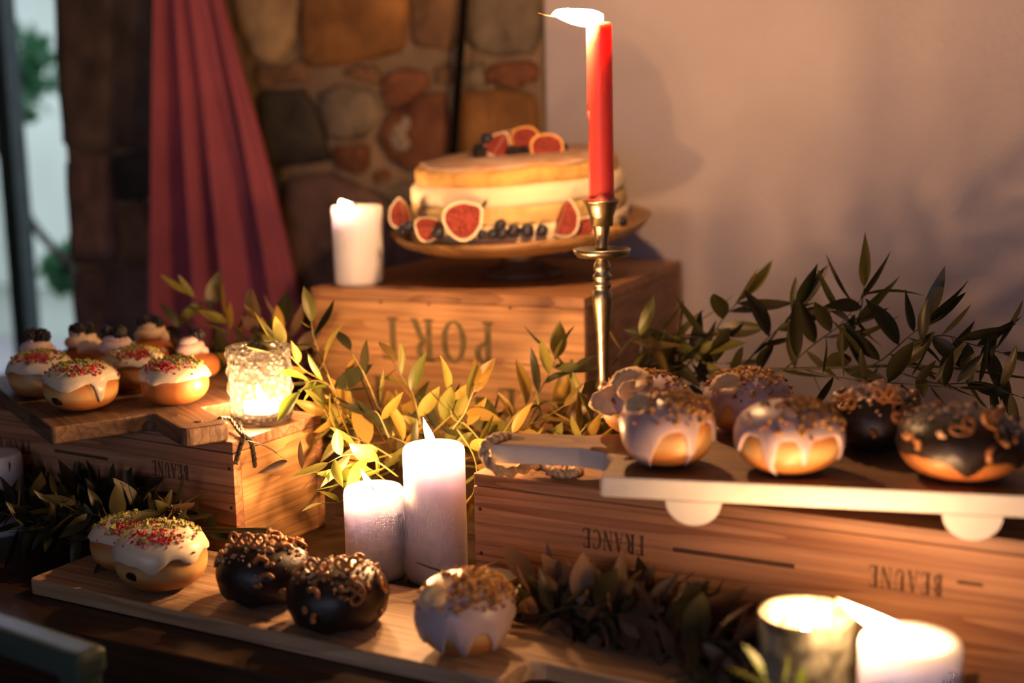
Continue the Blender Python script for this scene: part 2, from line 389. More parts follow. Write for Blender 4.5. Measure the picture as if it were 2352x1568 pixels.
def make_stone(poly, mat, proud, rnd, name='stone'):
    """poly: corners (lx, z) on the wall; a lumpy block standing proud of the mortar"""
    P = [Vector((p[0], p[1], 0)) for p in poly]
    for _ in range(2):                                   # soften the corners
        Q = []
        for i in range(len(P)):
            a, b = P[i], P[(i + 1) % len(P)]
            Q += [a.lerp(b, 0.10), a.lerp(b, 0.90)] if _ == 0 else [a.lerp(b, 0.25), a.lerp(b, 0.75)]
        P = Q
        if len(P) > 14: break
    c = sum(P, Vector()) / len(P)
    P = [c + (p - c) * 1.045 + Vector((rnd.uniform(-1, 1), rnd.uniform(-1, 1), 0)) * 0.004 for p in P]
    n = len(P); v = []; f = []
    for (s, d) in ((1.0, -0.02), (0.99, 0.25), (0.95, 0.6), (0.75, 0.78), (0.35, 0.82)):
        for p in P:
            q = c + (p - c) * s
            dd = proud * d + (rnd.uniform(-1, 1) * 0.0035 if d > 0.3 else 0)
            v.append((q.x, 0.055 - dd, q.y))
    for r in range(4):
        for i in range(n):
            f.append((r * n + i, r * n + (i + 1) % n, (r + 1) * n + (i + 1) % n, (r + 1) * n + i))
    v.append((c.x, 0.055 - proud, c.y)); k = len(v) - 1
    for i in range(n): f.append((4 * n + i, 4 * n + (i + 1) % n, k))
    return mesh(name, v, f, STONES[mat], ws)
rs = random.Random(4)
PXS = [  # stones in view: corner pixels, tint, how far they stand out
    ([(138, -90), (385, -90), (392, 150), (388, 332), (262, 338), (160, 340), (146, 150)], 'umber', 0.035),
    ([(160, 356), (258, 354), (266, 470), (276, 598), (172, 604)], 'plum', 0.03),
    ([(268, 352), (384, 344), (388, 446), (330, 456), (274, 462)], 'dark', 0.025),
    ([(284, 474), (330, 466), (356, 520), (366, 598), (290, 602)], 'brown', 0.028),
    ([(340, 462), (390, 456), (392, 602), (374, 600)], 'dark', 0.02),
    ([(176, 620), (392, 612), (398, 800), (300, 815), (186, 812)], 'plum', 0.032),
    ([(400, -90), (520, -90), (540, 40), (520, 160), (402, 165)], 'umber', 0.025),
    ([(405, 180), (560, 180), (590, 330), (600, 470), (408, 480)], 'brown', 0.02),
    ([(408, 500), (590, 490), (640, 560), (650, 800), (405, 805)], 'plum', 0.02),
    ([(532, -90), (700, -90), (690, 20), (672, 100), (640, 142), (592, 130), (560, 70)], 'tan', 0.035),
    ([(712, -90), (942, -90), (936, 50), (922, 122), (800, 146), (718, 150), (700, 80)], 'orange', 0.04),
    ([(590, 150), (640, 156), (700, 140), (716, 190), (640, 200), (604, 204)], 'brown', 0.018),
    ([(606, 216), (700, 206), (728, 250), (748, 320), (760, 368), (690, 378), (634, 380), (610, 300)], 'dark', 0.03),
    ([(742, 214), (800, 196), (868, 214), (874, 270), (836, 316), (770, 322), (752, 270)], 'grey', 0.03),
    ([(790, 160), (850, 150), (880, 168), (872, 200), (810, 186)], 'brown', 0.018),
    ([(892, 176), (930, 158), (984, 166), (982, 204), (934, 244), (896, 250), (884, 214)], 'red', 0.028),
    ([(778, 334), (846, 330), (852, 372), (832, 398), (784, 384), (770, 358)], 'red', 0.024),
    ([(900, 266), (962, 226), (1020, 214), (1038, 300), (1036, 380), (960, 392), (906, 366), (878, 318)], 'red', 0.034),
    ([(1056, 220), (1140, 206), (1232, 220), (1246, 330), (1240, 420), (1130, 430), (1056, 400)], 'orange', 0.034),
    ([(1006, 152), (1040, 146), (1046, 190), (1002, 194)], 'brown', 0.018),
    ([(1128, 146), (1226, 138), (1240, 180), (1200, 198), (1126, 194)], 'red', 0.026),
    ([(1064, 160), (1112, 140), (1118, 196), (1066, 206)], 'grey', 0.018),
    ([(952, -90), (1064, -90), (1070, 60), (1040, 116), (954, 108)], 'brown', 0.03),
    ([(1082, -90), (1238, -90), (1246, 60), (1230, 122), (1120, 124), (1080, 90)], 'grey', 0.03),
    ([(668, 408), (760, 396), (824, 424), (880, 470), (906, 560), (900, 700), (680, 705), (656, 540)], 'plum', 0.036),
    ([(858, 396), (894, 390), (900, 412), (866, 418)], 'red', 0.014),
    ([(846, 430), (930, 424), (1010, 400), (1060, 420), (1060, 470), (920, 470)], 'grey', 0.024),
    ([(920, 486), (1060, 486), (1064, 700), (914, 700)], 'plum', 0.028),
    ([(1078, 446), (1240, 440), (1246, 570), (1082, 574)], 'brown', 0.028),
    ([(1078, 590), (1246, 586), (1250, 720), (1080, 720)], 'plum', 0.028),
    ([(610, 396), (650, 394), (640, 520), (652, 700), (606, 700), (606, 480)], 'dark', 0.02),
]
LX0, LX1 = DOOR[1], 0.0
for poly, mt, pr in PXS:
    pl = [onwall(x, y, 0.055) for (x, y) in reversed(poly)]
    make_stone([(max(LX0 + 0.004, min(LX1 + 0.0, p.x)), p.z) for p in pl], mt, pr, rs)
# the pale scar on the round stone by the rod
pl = [onwall(x, y, 0.055) for (x, y) in reversed([(905, 300), (940, 262), (966, 256), (968, 330), (948, 352), (918, 344)])]
make_stone([(p.x, p.z) for p in pl], 'pale', 0.0385, rs, 'stone_scar')
# courses above and below the part in view
def course(z0, z1):
    x = LX0 + 0.004
    while x < LX1 - 0.02:
        w = min(rs.uniform(0.14, 0.30), LX1 - x)
        if LX1 - x - w < 0.09: w = LX1 - x
        j = lambda: rs.uniform(-0.012, 0.012)
        make_stone([(x + 0.006, z0 + 0.008 + j()), (x + w - 0.006, z0 + 0.008 + j()), (x + w - 0.006, z1 - 0.008 + j()), (x + 0.006, z1 - 0.008 + j())],
                   rs.choice(['umber', 'brown', 'plum', 'grey', 'orange', 'red']), rs.uniform(0.02, 0.035), rs)
        x += w
ztop = max(onwall(x, -90, 0.055).z for x in (150, 700, 1200)) + 0.01
zlow = min(onwall(x, 704, 0.055).z for x in (400, 700, 1200)) - 0.07
z = ztop
while z < 2.65:
    h = min(rs.uniform(0.16, 0.26), 2.69 - z); course(z, z + h); z += h
z = zlow
while z > 0.05:
    h = min(rs.uniform(0.16, 0.24), z); course(z - h, z); z -= h

# glazed garden door in the opening at the left
fr = bpy.data.objects.new('door_1', None); COL.objects.link(fr); fr.matrix_world = WALLM; struct('d', fr)
FX = DOOR[1] - 0.435
def stile(x0, x1, z0, z1, nm='door_stile'): bbox(nm, x0, x1, 0.30, 0.35, z0, z1, MT['frame'], fr, 0.003)
stile(FX - 0.05, FX, 0.0, 2.1); stile(DOOR[0], DOOR[0] + 0.06, 0.0, 2.1)
stile(DOOR[0], FX, 2.05, 2.15, 'door_rail'); stile(DOOR[0] + 0.06, FX - 0.045, 0.0, 0.2, 'door_rail')
for z0, z1 in ((0.2, 2.05),): bbox('pane', DOOR[0] + 0.06, FX - 0.045, 0.322, 0.328, z0, z1, MT['glass_clear'], fr, 0)

# outside: courtyard ground, pale garden wall with a ledge, shrubs
MT['ext_wall'] = plain('garden_wall', (0.56, 0.66, 0.50), 0.9, 0.12, 1.2)
MT['ext_ground'] = plain('courtyard_gravel', (0.45, 0.46, 0.42), 0.95, 0.2, 8)
wbox('ground', -9.0, 4.0, 0.45, 8.0, -0.12, -0.02, MT['ext_ground'])
gw = bpy.data.objects.new('garden_wall', None); COL.objects.link(gw); gw.matrix_world = WALLM
tag(gw, 'pale green garden wall outside the doorway at the left edge', 'wall')
MB().box(-8.5, 2.5, 3.4, 3.6, -0.05, 1.95).build('wall_face', MT['ext_wall'], gw, False)
MB().box(-8.5, 2.5, 3.28, 3.4, 0.30, 0.36).build('ledge', MT['ext_wall'], gw, False)
MB().box(-8.5, 2.5, 3.34, 3.66, 1.95, 2.02).build('coping', MT['ext_wall'], gw, False)
MT['shrub'] = leafmat('shrub_leaf', (0.03, 0.14, 0.05), (0.08, 0.28, 0.10))
def shrub(p, r, n, label, seed, stemlen):
    rd = random.Random(seed)
    e = empty('courtyard_shrub', label, 'shrub', (p.x, p.y, -0.02), 0, 'shrubs in the courtyard')
    hz = p.z + 0.02; mb = MB()
    pts = catmull([(0, 0, 0), (0.05, 0.02, hz * 0.5), (0, 0, hz)], 6); v, f = tube(pts, 0.012, 6)
    mesh('trunk', v, f, MT['stem_dark'], e)
    for i in range(n):
        d = Vector((rd.gauss(0, 1), rd.gauss(0, 1), rd.gauss(0, 1))).normalized() * r * rd.random() ** 0.4
        c = Vector((0, 0, hz)) + d; q = Quaternion((rd.gauss(0, 1), rd.gauss(0, 1), rd.gauss(0, 1), rd.gauss(0, 1))).normalized()
        l = rd.uniform(0.04, 0.07)
        mb.add([c + q @ Vector(s) for s in ((-l, 0, 0), (0, -l * .45, 0.01), (l, 0, 0), (0, l * .45, 0.01))], [(0, 1, 2, 3)])
    o = mb.build('foliage', MT['shrub'], e); o['kind'] = 'stuff'
shrub(at(0, 165, 5.0), 0.20, 260, 'dark green shrub high at the left edge beyond the doorway', 1, 1)
shrub(at(165, 605, 4.6), 0.09, 90, 'small bright green shrub low beside the stone jamb outside', 2, 1)
bp_ = [at(30, 420, 4.2), at(80, 520, 4.2), at(150, 600, 4.2), at(175, 640, 4.2)]
bp_ = [bp_[0] + Vector((-0.1, 0, 0.3))] + bp_ + [Vector((bp_[-1].x + 0.1, bp_[-1].y, -0.02))]
v, f = tube(catmull(bp_, 6), 0.014, 6); o = mesh('bare_branch', v, f, MT['stem_dark']); tag(o, 'thin bare branch slanting across the bright doorway', 'branch')

# ------------------------------------------------------------------ table
tb = empty('long_table', 'long dark wooden table carrying the whole dessert display', 'table', (0, 0, 0))
tb.matrix_world = WALLM
fe = onz(0, 1412, 0) - ORG; TY0 = fe.dot(MV) - 0.004
tx0, tx1 = -1.10, 1.55
npl = 5; ty1 = -0.125
for i in range(npl):
    a = TY0 + (ty1 - TY0) * i / npl; b2 = TY0 + (ty1 - TY0) * (i + 1) / npl
    bbox('plank', tx0, tx1, a + 0.0008, b2 - 0.0008, T - 0.04, T, MT['table'], tb, 0.002)
bbox('apron', tx0 + 0.08, tx1 - 0.08, TY0 + 0.05, TY0 + 0.075, T - 0.14, T - 0.04, MT['table'], tb, 0.002)
bbox('apron', tx0 + 0.08, tx1 - 0.08, ty1 - 0.075, ty1 - 0.05, T - 0.14, T - 0.04, MT['table'], tb, 0.002)
for x in (tx0 + 0.06, tx1 - 0.13):
    for y in (TY0 + 0.04, ty1 - 0.11): bbox('leg', x, x + 0.07, y, y + 0.07, 0, T - 0.04, MT['table'], tb, 0.003)

# ------------------------------------------------------------------ chair drawn up at the near left corner
MT['chairpaint'] = plain('pale_green_paint', (0.05, 0.075, 0.06), 0.3, 0.12, 12)
cr1 = at(205, 1492, 1.12); cr0 = onz(0, 1424, cr1.z - T); cdir = (cr0 - cr1); cdir.z = 0; cdir.normalize()
CWD, CH = 0.40, cr1.z
ch = empty('side_chair', 'pale green painted chair whose back shows in the bottom left corner', 'chair', (cr1.x, cr1.y, 0), math.atan2(cdir.y, cdir.x))
def cbox(nm, x0, x1, y0, y1, z0, z1, w=0.006): return bbox(nm, x0, x1, y0, y1, z0, z1, MT['chairpaint'], ch, w, 3)
cbox('back_post', 0.0, 0.030, -0.013, 0.013, 0.0, CH - 0.02); cbox('back_post', CWD - 0.030, CWD, -0.013, 0.013, 0.0, CH - 0.02)
cbox('top_rail', -0.004, CWD + 0.004, -0.016, 0.016, CH - 0.026, CH, 0.008)
cbox('slat', 0.03, CWD - 0.03, -0.007, 0.007, CH - 0.095, CH - 0.068); cbox('slat', 0.03, CWD - 0.03, -0.007, 0.007, CH - 0.17, CH - 0.143)
cbox('seat', -0.005, CWD + 0.005, -0.40, 0.02, 0.44, 0.47, 0.008)
for x in (0.005, CWD - 0.035): cbox('leg', x, x + 0.03, -0.39, -0.36, 0.0, 0.44)

# ------------------------------------------------------------------ curtain and rod
def drape():
    nu, nv = 90, 40; v = []; f = []
    pl0 = onwall(383, 0, -0.03); pr0 = onwall(522, 0, -0.03); pl1 = onwall(380, 740, -0.03); pr1 = onwall(704, 740, -0.03)
    for j in range(nv + 1):
        z = pl0.z + 0.45 + (0.40 - pl0.z - 0.45) * j / nv
        t = (pl0.z - z) / (pl0.z - pl1.z)
        xl = pl0.x + (pl1.x - pl0.x) * t
        wdt = max(0.09, (pr0.x - pl0.x) + ((pr1.x - pl1.x) - (pr0.x - pl0.x)) * (t if t > 0 else t * 0.8) + 0.012 * math.sin(3 * t))
        amp = 0.018 + 0.012 * min(max(t, 0), 1.3)
        for i in range(nu + 1):
            u = i / nu
            uu = u + 0.03 * math.sin(2 * PI * u * 2 + 0.6)
            y = -0.045 - amp * math.sin(2 * PI * (3.4 * uu + 0.12 * t) + 0.6) - 0.5 * amp * math.sin(2 * PI * (7.3 * uu - 0.1 * t)) - 0.004 * mnoise.noise(Vector((u * 9, t * 3, 1)))
            v.append((xl + wdt * u, y, z))
    for j in range(nv):
        for i in range(nu):
            a = j * (nu + 1) + i; f.append((a, a + nu + 1, a + nu + 2, a + 1))
    o = mesh('curtain', v, f, MT['curtain']); o.matrix_world = WALLM
    md = o.modifiers.new('cloth', 'SOLIDIFY'); md.thickness = 0.0015
    tag(o, 'dusky rose muslin curtain hanging in folds against the stone wall', 'curtain')
drape()
a = onwall(1066, 0, -0.012); b2 = onwall(1041, 360, -0.012); d = (a - b2)
v, f = tube([b2 - d * 0.9, b2 - d * 0.3, b2, a, a + d * 0.6, a + d * 1.2], 0.0075, 8)
o = mesh('iron_rod', v, f, MT['iron']); o.matrix_world = WALLM
tag(o, 'thin black iron rod leaning against the stone wall behind the cake', 'rod')

# ------------------------------------------------------------------ stencilled lettering (serif capitals)
def letter(ch):
    """flat polygons of one capital in a box of height 1; returns (list of quads, width)"""
    q = []
    def rect(x0, x1, y0, y1): q.append([(x0, y0), (x1, y0), (x1, y1), (x0, y1)])
    def stem(x, w=0.20, s=0.075, y0=0.0, y1=1.0, b=True, t=True):
        rect(x, x + w, y0, y1)
        if b: rect(x - s, x + w + s, y0, y0 + 0.055)
        if t: rect(x - s, x + w + s, y1 - 0.055, y1)
    def line(p, r, w):
        q.append([(p[0] - w / 2, p[1]), (p[0] + w / 2, p[1]), (r[0] + w / 2, r[1]), (r[0] - w / 2, r[1])])
    def arc(cx, cy, rx, ry, a0, a1, tk, tn, n=14):
        pr = None
        for i in range(n + 1):
            a = a0 + (a1 - a0) * i / n
            c, s = math.cos(a), math.sin(a)
            o_ = (cx + rx * c, cy + ry * s); i_ = (cx + (rx - tk) * c, cy + (ry - tn) * s)
            if pr: q.append([pr[0], o_, i_, pr[1]] if a1 > a0 else [pr[1], i_, o_, pr[0]])
            pr = (o_, i_)
    H = PI / 2
    if ch == 'P': stem(.09); arc(.26, .735, .36, .265, -H, H, .21, .085); w = .66
    elif ch == 'R': stem(.09); arc(.26, .74, .35, .26, -H, H, .21, .085); line((.66, .0), (.40, .52), .21); rect(.55, .78, 0, .055); w = .78
    elif ch == 'O': arc(.40, .5, .40, .5, 0, 2 * PI, .20, .065, 28); w = .80
    elif ch == 'T': stem(.28, t=False); rect(.0, .73, .94, 1); rect(.0, .05, .74, 1); rect(.68, .73, .74, 1); w = .74
    elif ch == 'F': stem(.09); rect(.26, .60, .94, 1); rect(.55, .60, .74, 1); rect(.26, .48, .48, .53); w = .62
    elif ch == 'E': stem(.09); rect(.26, .60, .94, 1); rect(.55, .60, .76, 1); rect(.26, .48, .48, .53); rect(.26, .62, 0, .055); rect(.57, .62, 0, .24); w = .66
    elif ch == 'A': line((.10, 0), (.36, 1), .055); line((.62, 0), (.38, 1), .17); rect(.2, .5, .30, .35); rect(.0, .2, 0, .05); rect(.5, .74, 0, .05); w = .76
    elif ch == 'N': rect(.10, .155, 0, 1); rect(.62, .675, 0, 1); line((.62, 0), (.14, 1), .17); rect(.02, .24, 0, .05); rect(.54, .76, .95, 1); rect(.0, .16, .95, 1); w = .78
    elif ch == 'C': arc(.42, .5, .40, .5, H * .55, 2 * PI - H * .55, .17, .05, 22); rect(.62, .67, .68, .96); w = .72
    elif ch == 'B': stem(.09); arc(.26, .75, .28, .25, -H, H, .16, .05); arc(.26, .27, .33, .27, -H, H, .17, .055); w = .66
    elif ch == 'U': stem(.09, b=False, y0=.3); rect(.58, .635, .3, 1); rect(.5, .72, .95, 1); arc(.3625, .32, .2725, .32, PI, 2 * PI, .12, .07); w = .74
    elif ch == 'L': stem(.09); rect(.26, .62, 0, .055); rect(.57, .62, 0, .26); w = .66
    elif ch == 'I': stem(.09); w = .36
    else: rect(0, .5, .42, .5); w = .6
    return q, w
def lettering(name, text, mat, parent, x_right, z_top, height, y, wscale=0.72, gap=0.12, tall=1.0):
    """words printed upside down on a crate front (plane y): the first letter stands at the right, its foot at the top"""
    mb = MB(); x = 0.0
    for ch in text:
        qs, w = letter(ch)
        if ch == ' ': x += 0.5; continue
        for p in qs:
            pts = [(x_right - (x + a) * height * wscale, z_top - b_ * height * tall) for (a, b_) in p]
            v = [(a, y, b_) for a, b_ in pts] + [(a, y + 0.0006, b_) for a, b_ in pts]
            mb.add(v, [(0, 1, 2, 3), (7, 6, 5, 4), (0, 4, 5, 1), (1, 5, 6, 2), (2, 6, 7, 3), (3, 7, 4, 0)])
        x += w + gap
    return mb.build(name, mat, parent, False)

# ------------------------------------------------------------------ wooden crates
PLANK = {}
def crate(label, origin, rz, L, D, H, mats, splits, endsplit=(1.0,), lidt=0.013, t=0.013, flush=True):
    e = empty('wine_crate', label, 'crate', (origin.x, origin.y, T), rz)
    fm, em, tm = mats
    zt = H - lidt
    fr0 = None; z0 = 0.0
    for i, s in enumerate(splits):
        z1 = zt * s
        p = PLANK[e.name] = bbox('front_plank', 0, L, 0, t, z0 + 0.0005, z1 - 0.0007, fm, e, 0.0012)
        bbox('back_plank', 0, L, D - t, D, z0 + 0.0005, z1 - 0.0007, fm, e, 0.0012)
        z0 = z1
    for x in (0.0005, L - t - 0.0005):
        bbox('end_panel', x, x + t, t + 0.0006, D - t - 0.0006, 0.0, zt - 0.0006, em, e, 0.001)
    z0 = 0; n = 2
    for i in range(n):
        bbox('lid_plank', 0, L, D * i / n + 0.0003, D * (i + 1) / n - 0.0003, zt, H, tm, e, 0.0014)
    bbox('base_panel', t, L - t, t, D - t, 0.001, 0.010, em, e, 0)
    return e
def nail(e, x, z, y=-0.0008, r=0.0022):
    v, f = lathe([(r, 0), (r * 0.7, 0.0008)], 8)
    o = mesh('nail', rotv(v, Matrix.Rotation(PI / 2, 3, 'X')), f, MT['nail'], PLANK[e.name], True, (x, y + 0.0008, z))
HA = 0.1438
AC = Vector((-0.3243, 1.5593, 0)); AR = 1.0305 - PI / 2; AL, AD = 0.55, 0.1635
ax = Vector((math.cos(AR), math.sin(AR), 0))
cA = crate('pine wine crate at the left under the dark board of berry doughnuts', AC - ax * AL, AR, AL, AD, HA, (MT['pine'], MT['pine_end'], MT['pine_top']), (1.0,))
for z in (0.112, 0.065, 0.018): nail(cA, AL - 0.007, z)
lettering('stencil_word', 'BEAUNE', MT['ink_d'], PLANK[cA.name], AL - 0.071, HA - 0.036, 0.0185, -0.0004, 0.66)
bbox('stencil_bar', AL - 0.300, AL - 0.205, -0.0004, 0.0004, HA - 0.0455, HA - 0.0415, MT['ink_d'], PLANK[cA.name], 0)
lettering('stencil_word', 'FRANCE', MT['ink_d'], PLANK[cA.name], AL - 0.345, HA - 0.036, 0.0185, -0.0004, 0.66)
BC = Vector((-0.0431, 1.4055, 0)); BR = -0.4923; BL, BD = 0.62, 0.17
cB = crate('pine wine crate at the right under the white edged board of glazed doughnuts', BC, BR, BL, BD, HA, (MT['pine'], MT['pine_end'], MT['pine_top']), (1.0,))
for z in (0.106, 0.058, 0.014): nail(cB, 0.007, z); nail(cB, BL - 0.01, z)
lettering('stencil_word', 'FRANCE', MT['ink_d'], PLANK[cB.name], 0.192, HA - 0.0425, 0.0205, -0.0004, 0.66)
bbox('stencil_bar', 0.222, 0.343, -0.0004, 0.0004, HA - 0.054, HA - 0.0495, MT['ink_d'], PLANK[cB.name], 0)
lettering('stencil_word', 'BEAUNE', MT['ink_d'], PLANK[cB.name], 0.478, HA - 0.040, 0.0205, -0.0004, 0.66)
bbox('stencil_dash', 0.490, 0.512, -0.0004, 0.0004, HA - 0.046, HA - 0.043, MT['ink_d'], PLANK[cB.name], 0)
HC = 0.25
CC = Vector((0.1016, 1.921, 0)); CR = 1.1572 - PI / 2; CL, CD = 0.443, 0.4637
cx = Vector((math.cos(CR), math.sin(CR), 0))
cC = crate('large golden pine crate stencilled PORT upside down, carrying the cake stand', CC - cx * CL, CR, CL, CD, HC, (MT['port'], MT['port_end'], MT['port_top']), (0.642, 1.0), lidt=0.0155)
lettering('stencil_word', 'PORT', MT['ink'], PLANK[cC.name], CL - 0.139, HC - 0.040, 0.0635, -0.0004, 0.80, 0.21)
lettering('stencil_letter', 'L', MT['ink'], PLANK[cC.name], CL - 0.106, HC - 0.136, 0.05, -0.0004, 0.8)
lettering('stencil_letter', 'I', MT['ink'], PLANK[cC.name], CL - 0.325, HC - 0.130, 0.05, -0.0004, 0.8)
for z in (0.16, 0.128): nail(cC, CL - 0.02, z, r=0.0025); 
for x in (0.12, 0.2, 0.33): nail(cC, x, HC - 0.018)

# ------------------------------------------------------------------ candles
def flame(parent, base, length, width, lean=(0, 0), power=1.0, curl=0.0):
    """a flame standing on 'base' (parent space), leaning by (dx, dy) over its length; its lamp sits inside it"""
    prof = [(0.0, 0.0), (0.55, 0.06), (0.9, 0.16), (1.0, 0.28), (0.92, 0.42), (0.7, 0.58), (0.42, 0.75), (0.18, 0.9), (0.0, 1.0)]
    n = 12; v = []; f = []
    up = math.sqrt(max(0.02, 1 - lean[0] ** 2 - lean[1] ** 2))
    for (r, t) in prof:
        c = Vector((lean[0] * length * t ** (1.0 + curl), lean[1] * length * t ** (1.0 + curl), up * length * t))
        for k in range(n):
            a = 2 * PI * k / n
            v.append(c + Vector((math.cos(a), math.sin(a), 0)) * r * width * 0.5)
    for i in range(len(prof) - 1):
        for k in range(n): f.append((i * n + k, i * n + (k + 1) % n, (i + 1) * n + (k + 1) % n, (i + 1) * n + k))
    o = mesh('flame', v, f, MT['flame'], parent, True, base)
    d = bpy.data.lights.new('flame_light', 'POINT'); d.energy = CW * power; d.color = CANDLE
    d.shadow_soft_size = max(width, length) * 0.5
    l = bpy.data.objects.new('flame_light', d); COL.objects.link(l); l.parent = parent
    l.location = Vector(base) + Vector((lean[0] * length * 0.45, lean[1] * length * 0.45, up * length * 0.45))
    return o
def wick(parent, base, h=0.009, lean=(0, 0)):
    p = [Vector(base) + Vector((lean[0] * h * t * t, lean[1] * h * t * t, h * t)) for t in (0, 0.5, 1)]
    v, f = tube(p, 0.0011, 6); mesh('wick', v, f, MT['wick'], parent)
def pillar(label, loc, r, h, lit=True, lean=(0, 0), fl=0.028, fw=0.010, power=1.0, melt=0.004, curl=0.0, taper=0.0, fbase=None):
    e = empty('pillar_candle', label, 'candle', loc, 0)
    prof = [(r * 0.93, 0), (r * 0.985, 0.0025), (r * (1 + taper * 0), 0.008), (r * (1 + taper * 0.5), h * 0.5), (r * (1 + taper), h - 0.007), (r * (1 + taper) * 0.975, h - 0.0025), (r * (1 + taper) * 0.92, h),
            (r * 0.75, h - melt * 0.4), (r * 0.4, h - melt), (0.0015, h - melt)]
    v, f = lathe(prof, 48); mesh('wax_body', v, f, MT['wax'], e)
    wick(e, (0, 0, h - melt - 0.001), 0.010, lean)
    if lit: flame(e, fbase or (lean[0] * 0.004, lean[1] * 0.004, h - melt + 0.004), fl, fw, lean, power, curl)
    return e
P2 = Vector((-0.089, 1.494, T)); P3 = Vector((-0.1585, 1.508, T))
pillar('tall lit white pillar candle in the middle, beside the shorter one', P2, 0.0345, 0.152, True, (-0.28, 0), 0.034, 0.0105, 1.9)
pillar('short lit white pillar candle left of the taller one', P3, 0.034, 0.102, True, (-0.5, 0.1), 0.025, 0.0085, 0.85)
p1 = onz(826, 652, HC)
pillar('lit white pillar candle on the PORT crate left of the cake', p1, 0.0375, 0.121, True, (-0.4, -0.75), 0.022, 0.020, 0.32, taper=0.045, fbase=(-0.012, -0.012, 0.121))
p4 = at(2092, 1466, 1.02); 
pillar('lit white pillar candle in the bottom right corner with a long leaning flame', Vector((p4.x, p4.y, T)), 0.039, p4.z - T, True, (-0.86, 0.12), 0.062, 0.024, 0.62)
pl_ = at(-12, 1040, 1.70)
pillar('white pillar candle cut off by the left edge below the left crate', Vector((pl_.x, pl_.y, T)), 0.032, pl_.z - T, False)

# red taper in a brass candlestick
sb = Vector((0.1135, 1.715, T))
def zat(py, Y, px=1370): return at(px, py, Y).z - T
SY = 1.715
k = mpp(SY)
cs = empty('brass_candlestick', 'tall turned brass candlestick in front of the cake holding the red taper', 'candlestick', sb)
def zz(py): return zat(py, SY, 1356 + (py - 50) * 0.03)
zc, zd = zz(462), zz(577)
bprof = [(0.050, 0.0), (0.052, 0.004), (0.050, 0.009), (0.038, 0.014), (0.022, 0.022), (0.013, 0.034), (0.010, 0.05), (0.014, 0.056), (0.014, 0.062), (0.009, 0.066)]
z9 = zz(968)
bprof = [(r, z * (z9 / 0.066)) for r, z in bprof] + [(0.0125, z9 + 0.004), (0.0125, z9 + 0.010), (0.008, z9 + 0.014)]
for py, w in ((938, 26), (930, 36), (918, 36), (912, 24), (900, 26), (893, 36), (884, 36), (878, 28), (860, 24), (820, 26), (770, 30), (725, 38), (700, 44), (685, 46), (668, 42), (662, 34), (658, 41), (650, 43), (645, 34), (640, 41), (632, 43), (626, 33), (618, 38), (608, 38), (600, 30), (594, 24), (589, 34)):
    bprof.append((w * k / 2 * 1.0, zz(py)))
v, f = lathe(bprof, 28); mesh('stem', v, f, MT['brass'], cs)
v, f = lathe([(0.016, zd - 0.006), (0.030, zd - 0.0065), (0.034, zd - 0.003), (0.036, zd + 0.003), (0.0345, zd + 0.0035), (0.03, zd - 0.001), (0.012, zd - 0.0015)], 32); mesh('drip_pan', v, f, MT['brass'], cs)
cup = [(29, 574), (27, 566), (30, 545), (36, 522), (40, 516), (38, 513), (41, 509), (52, 497), (61, 484), (66, 474), (74, 466), (86, 461)]
cup = [(w * k / 2 * 1.02, zz(py)) for w, py in cup]
cup += [(cup[-1][0] - 0.001, zc + 0.0012), (0.015, zc - 0.006), (0.014, zc - 0.03)]
v, f = lathe(cup, 32); mesh('candle_cup', v, f, MT['brass'], cs)
tp = empty('taper_candle', 'tall red dinner candle burning in the brass candlestick', 'candle', (sb.x, sb.y, T + zc - 0.02))
ht = zz(52) - zc + 0.02
rt = 27.5 * k
v, f = lathe([(rt * 0.62, 0), (rt * 0.70, 0.012), (rt * 1.0, 0.0205), (rt * 1.03, ht * 0.12), (rt * 1.0, ht * 0.5), (rt * 0.97, ht * 0.9), (rt * 0.95, ht - 0.004), (rt * 0.85, ht), (rt * 0.5, ht - 0.002), (0.001, ht - 0.003)], 28)
mesh('wax_body', v, f, MT['wax_red'], tp)
for (a0, z1, z0, r0) in ((PI * 1.0, ht - 0.004, ht * 0.52, 0.0022), (PI * 1.1, ht * 0.55, ht * 0.38, 0.0012)):
    pts = [Vector((rt * 0.97 * math.cos(a0), rt * 0.97 * math.sin(a0), z1 + (z0 - z1) * t)) for t in (0, .3, .6, .85, 1)]
    v, f = tube(pts, lambda t: r0 * (0.7 + 0.5 * t), 8); mesh('wax_drip', v, f, MT['wax_red'], tp)
v, f = lathe([(rt * 1.30, 0.0200), (rt * 1.22, 0.0225), (rt * 1.06, 0.0245), (rt * 0.97, 0.030)], 24, True, False, lambda a, z: 0.12 * math.sin(3 * a)); mesh('wax_pool', v, f, MT['wax_red'], tp)
wick(tp, (0.002, 0, ht - 0.004), 0.011, (-0.3, 0))
# the draught blows the taper's flame sideways
fp = catmull([(0.004, 0, ht + 0.004), (-0.008, 0, ht + 0.0045), (-0.030, 0, ht + 0.0075), (-0.050, 0.002, ht + 0.0115), (-0.060, 0.002, ht + 0.009), (-0.074, 0.003, ht + 0.013)], 5)
def fr_(t): 
    return 0.0002 + 0.0115 * max(0.0, math.sin(PI * min(1, t * 1.15 + 0.1)) ** 0.8) * (1 - 0.85 * t ** 1.6) + 0.001 * (1 - t)
v, f = tube(fp, fr_, 12)
m2, nt2, b2_ = newmat('flame_streaming'); nt2.nodes.remove(b2_)
em = N(nt2, 'ShaderNodeEmission'); tpb = N(nt2, 'ShaderNodeBsdfTransparent'); ad = N(nt2, 'ShaderNodeAddShader'); tcn = N(nt2, 'ShaderNodeTexCoord'); sx = N(nt2, 'ShaderNodeSeparateXYZ'); rp = N(nt2, 'ShaderNodeValToRGB')
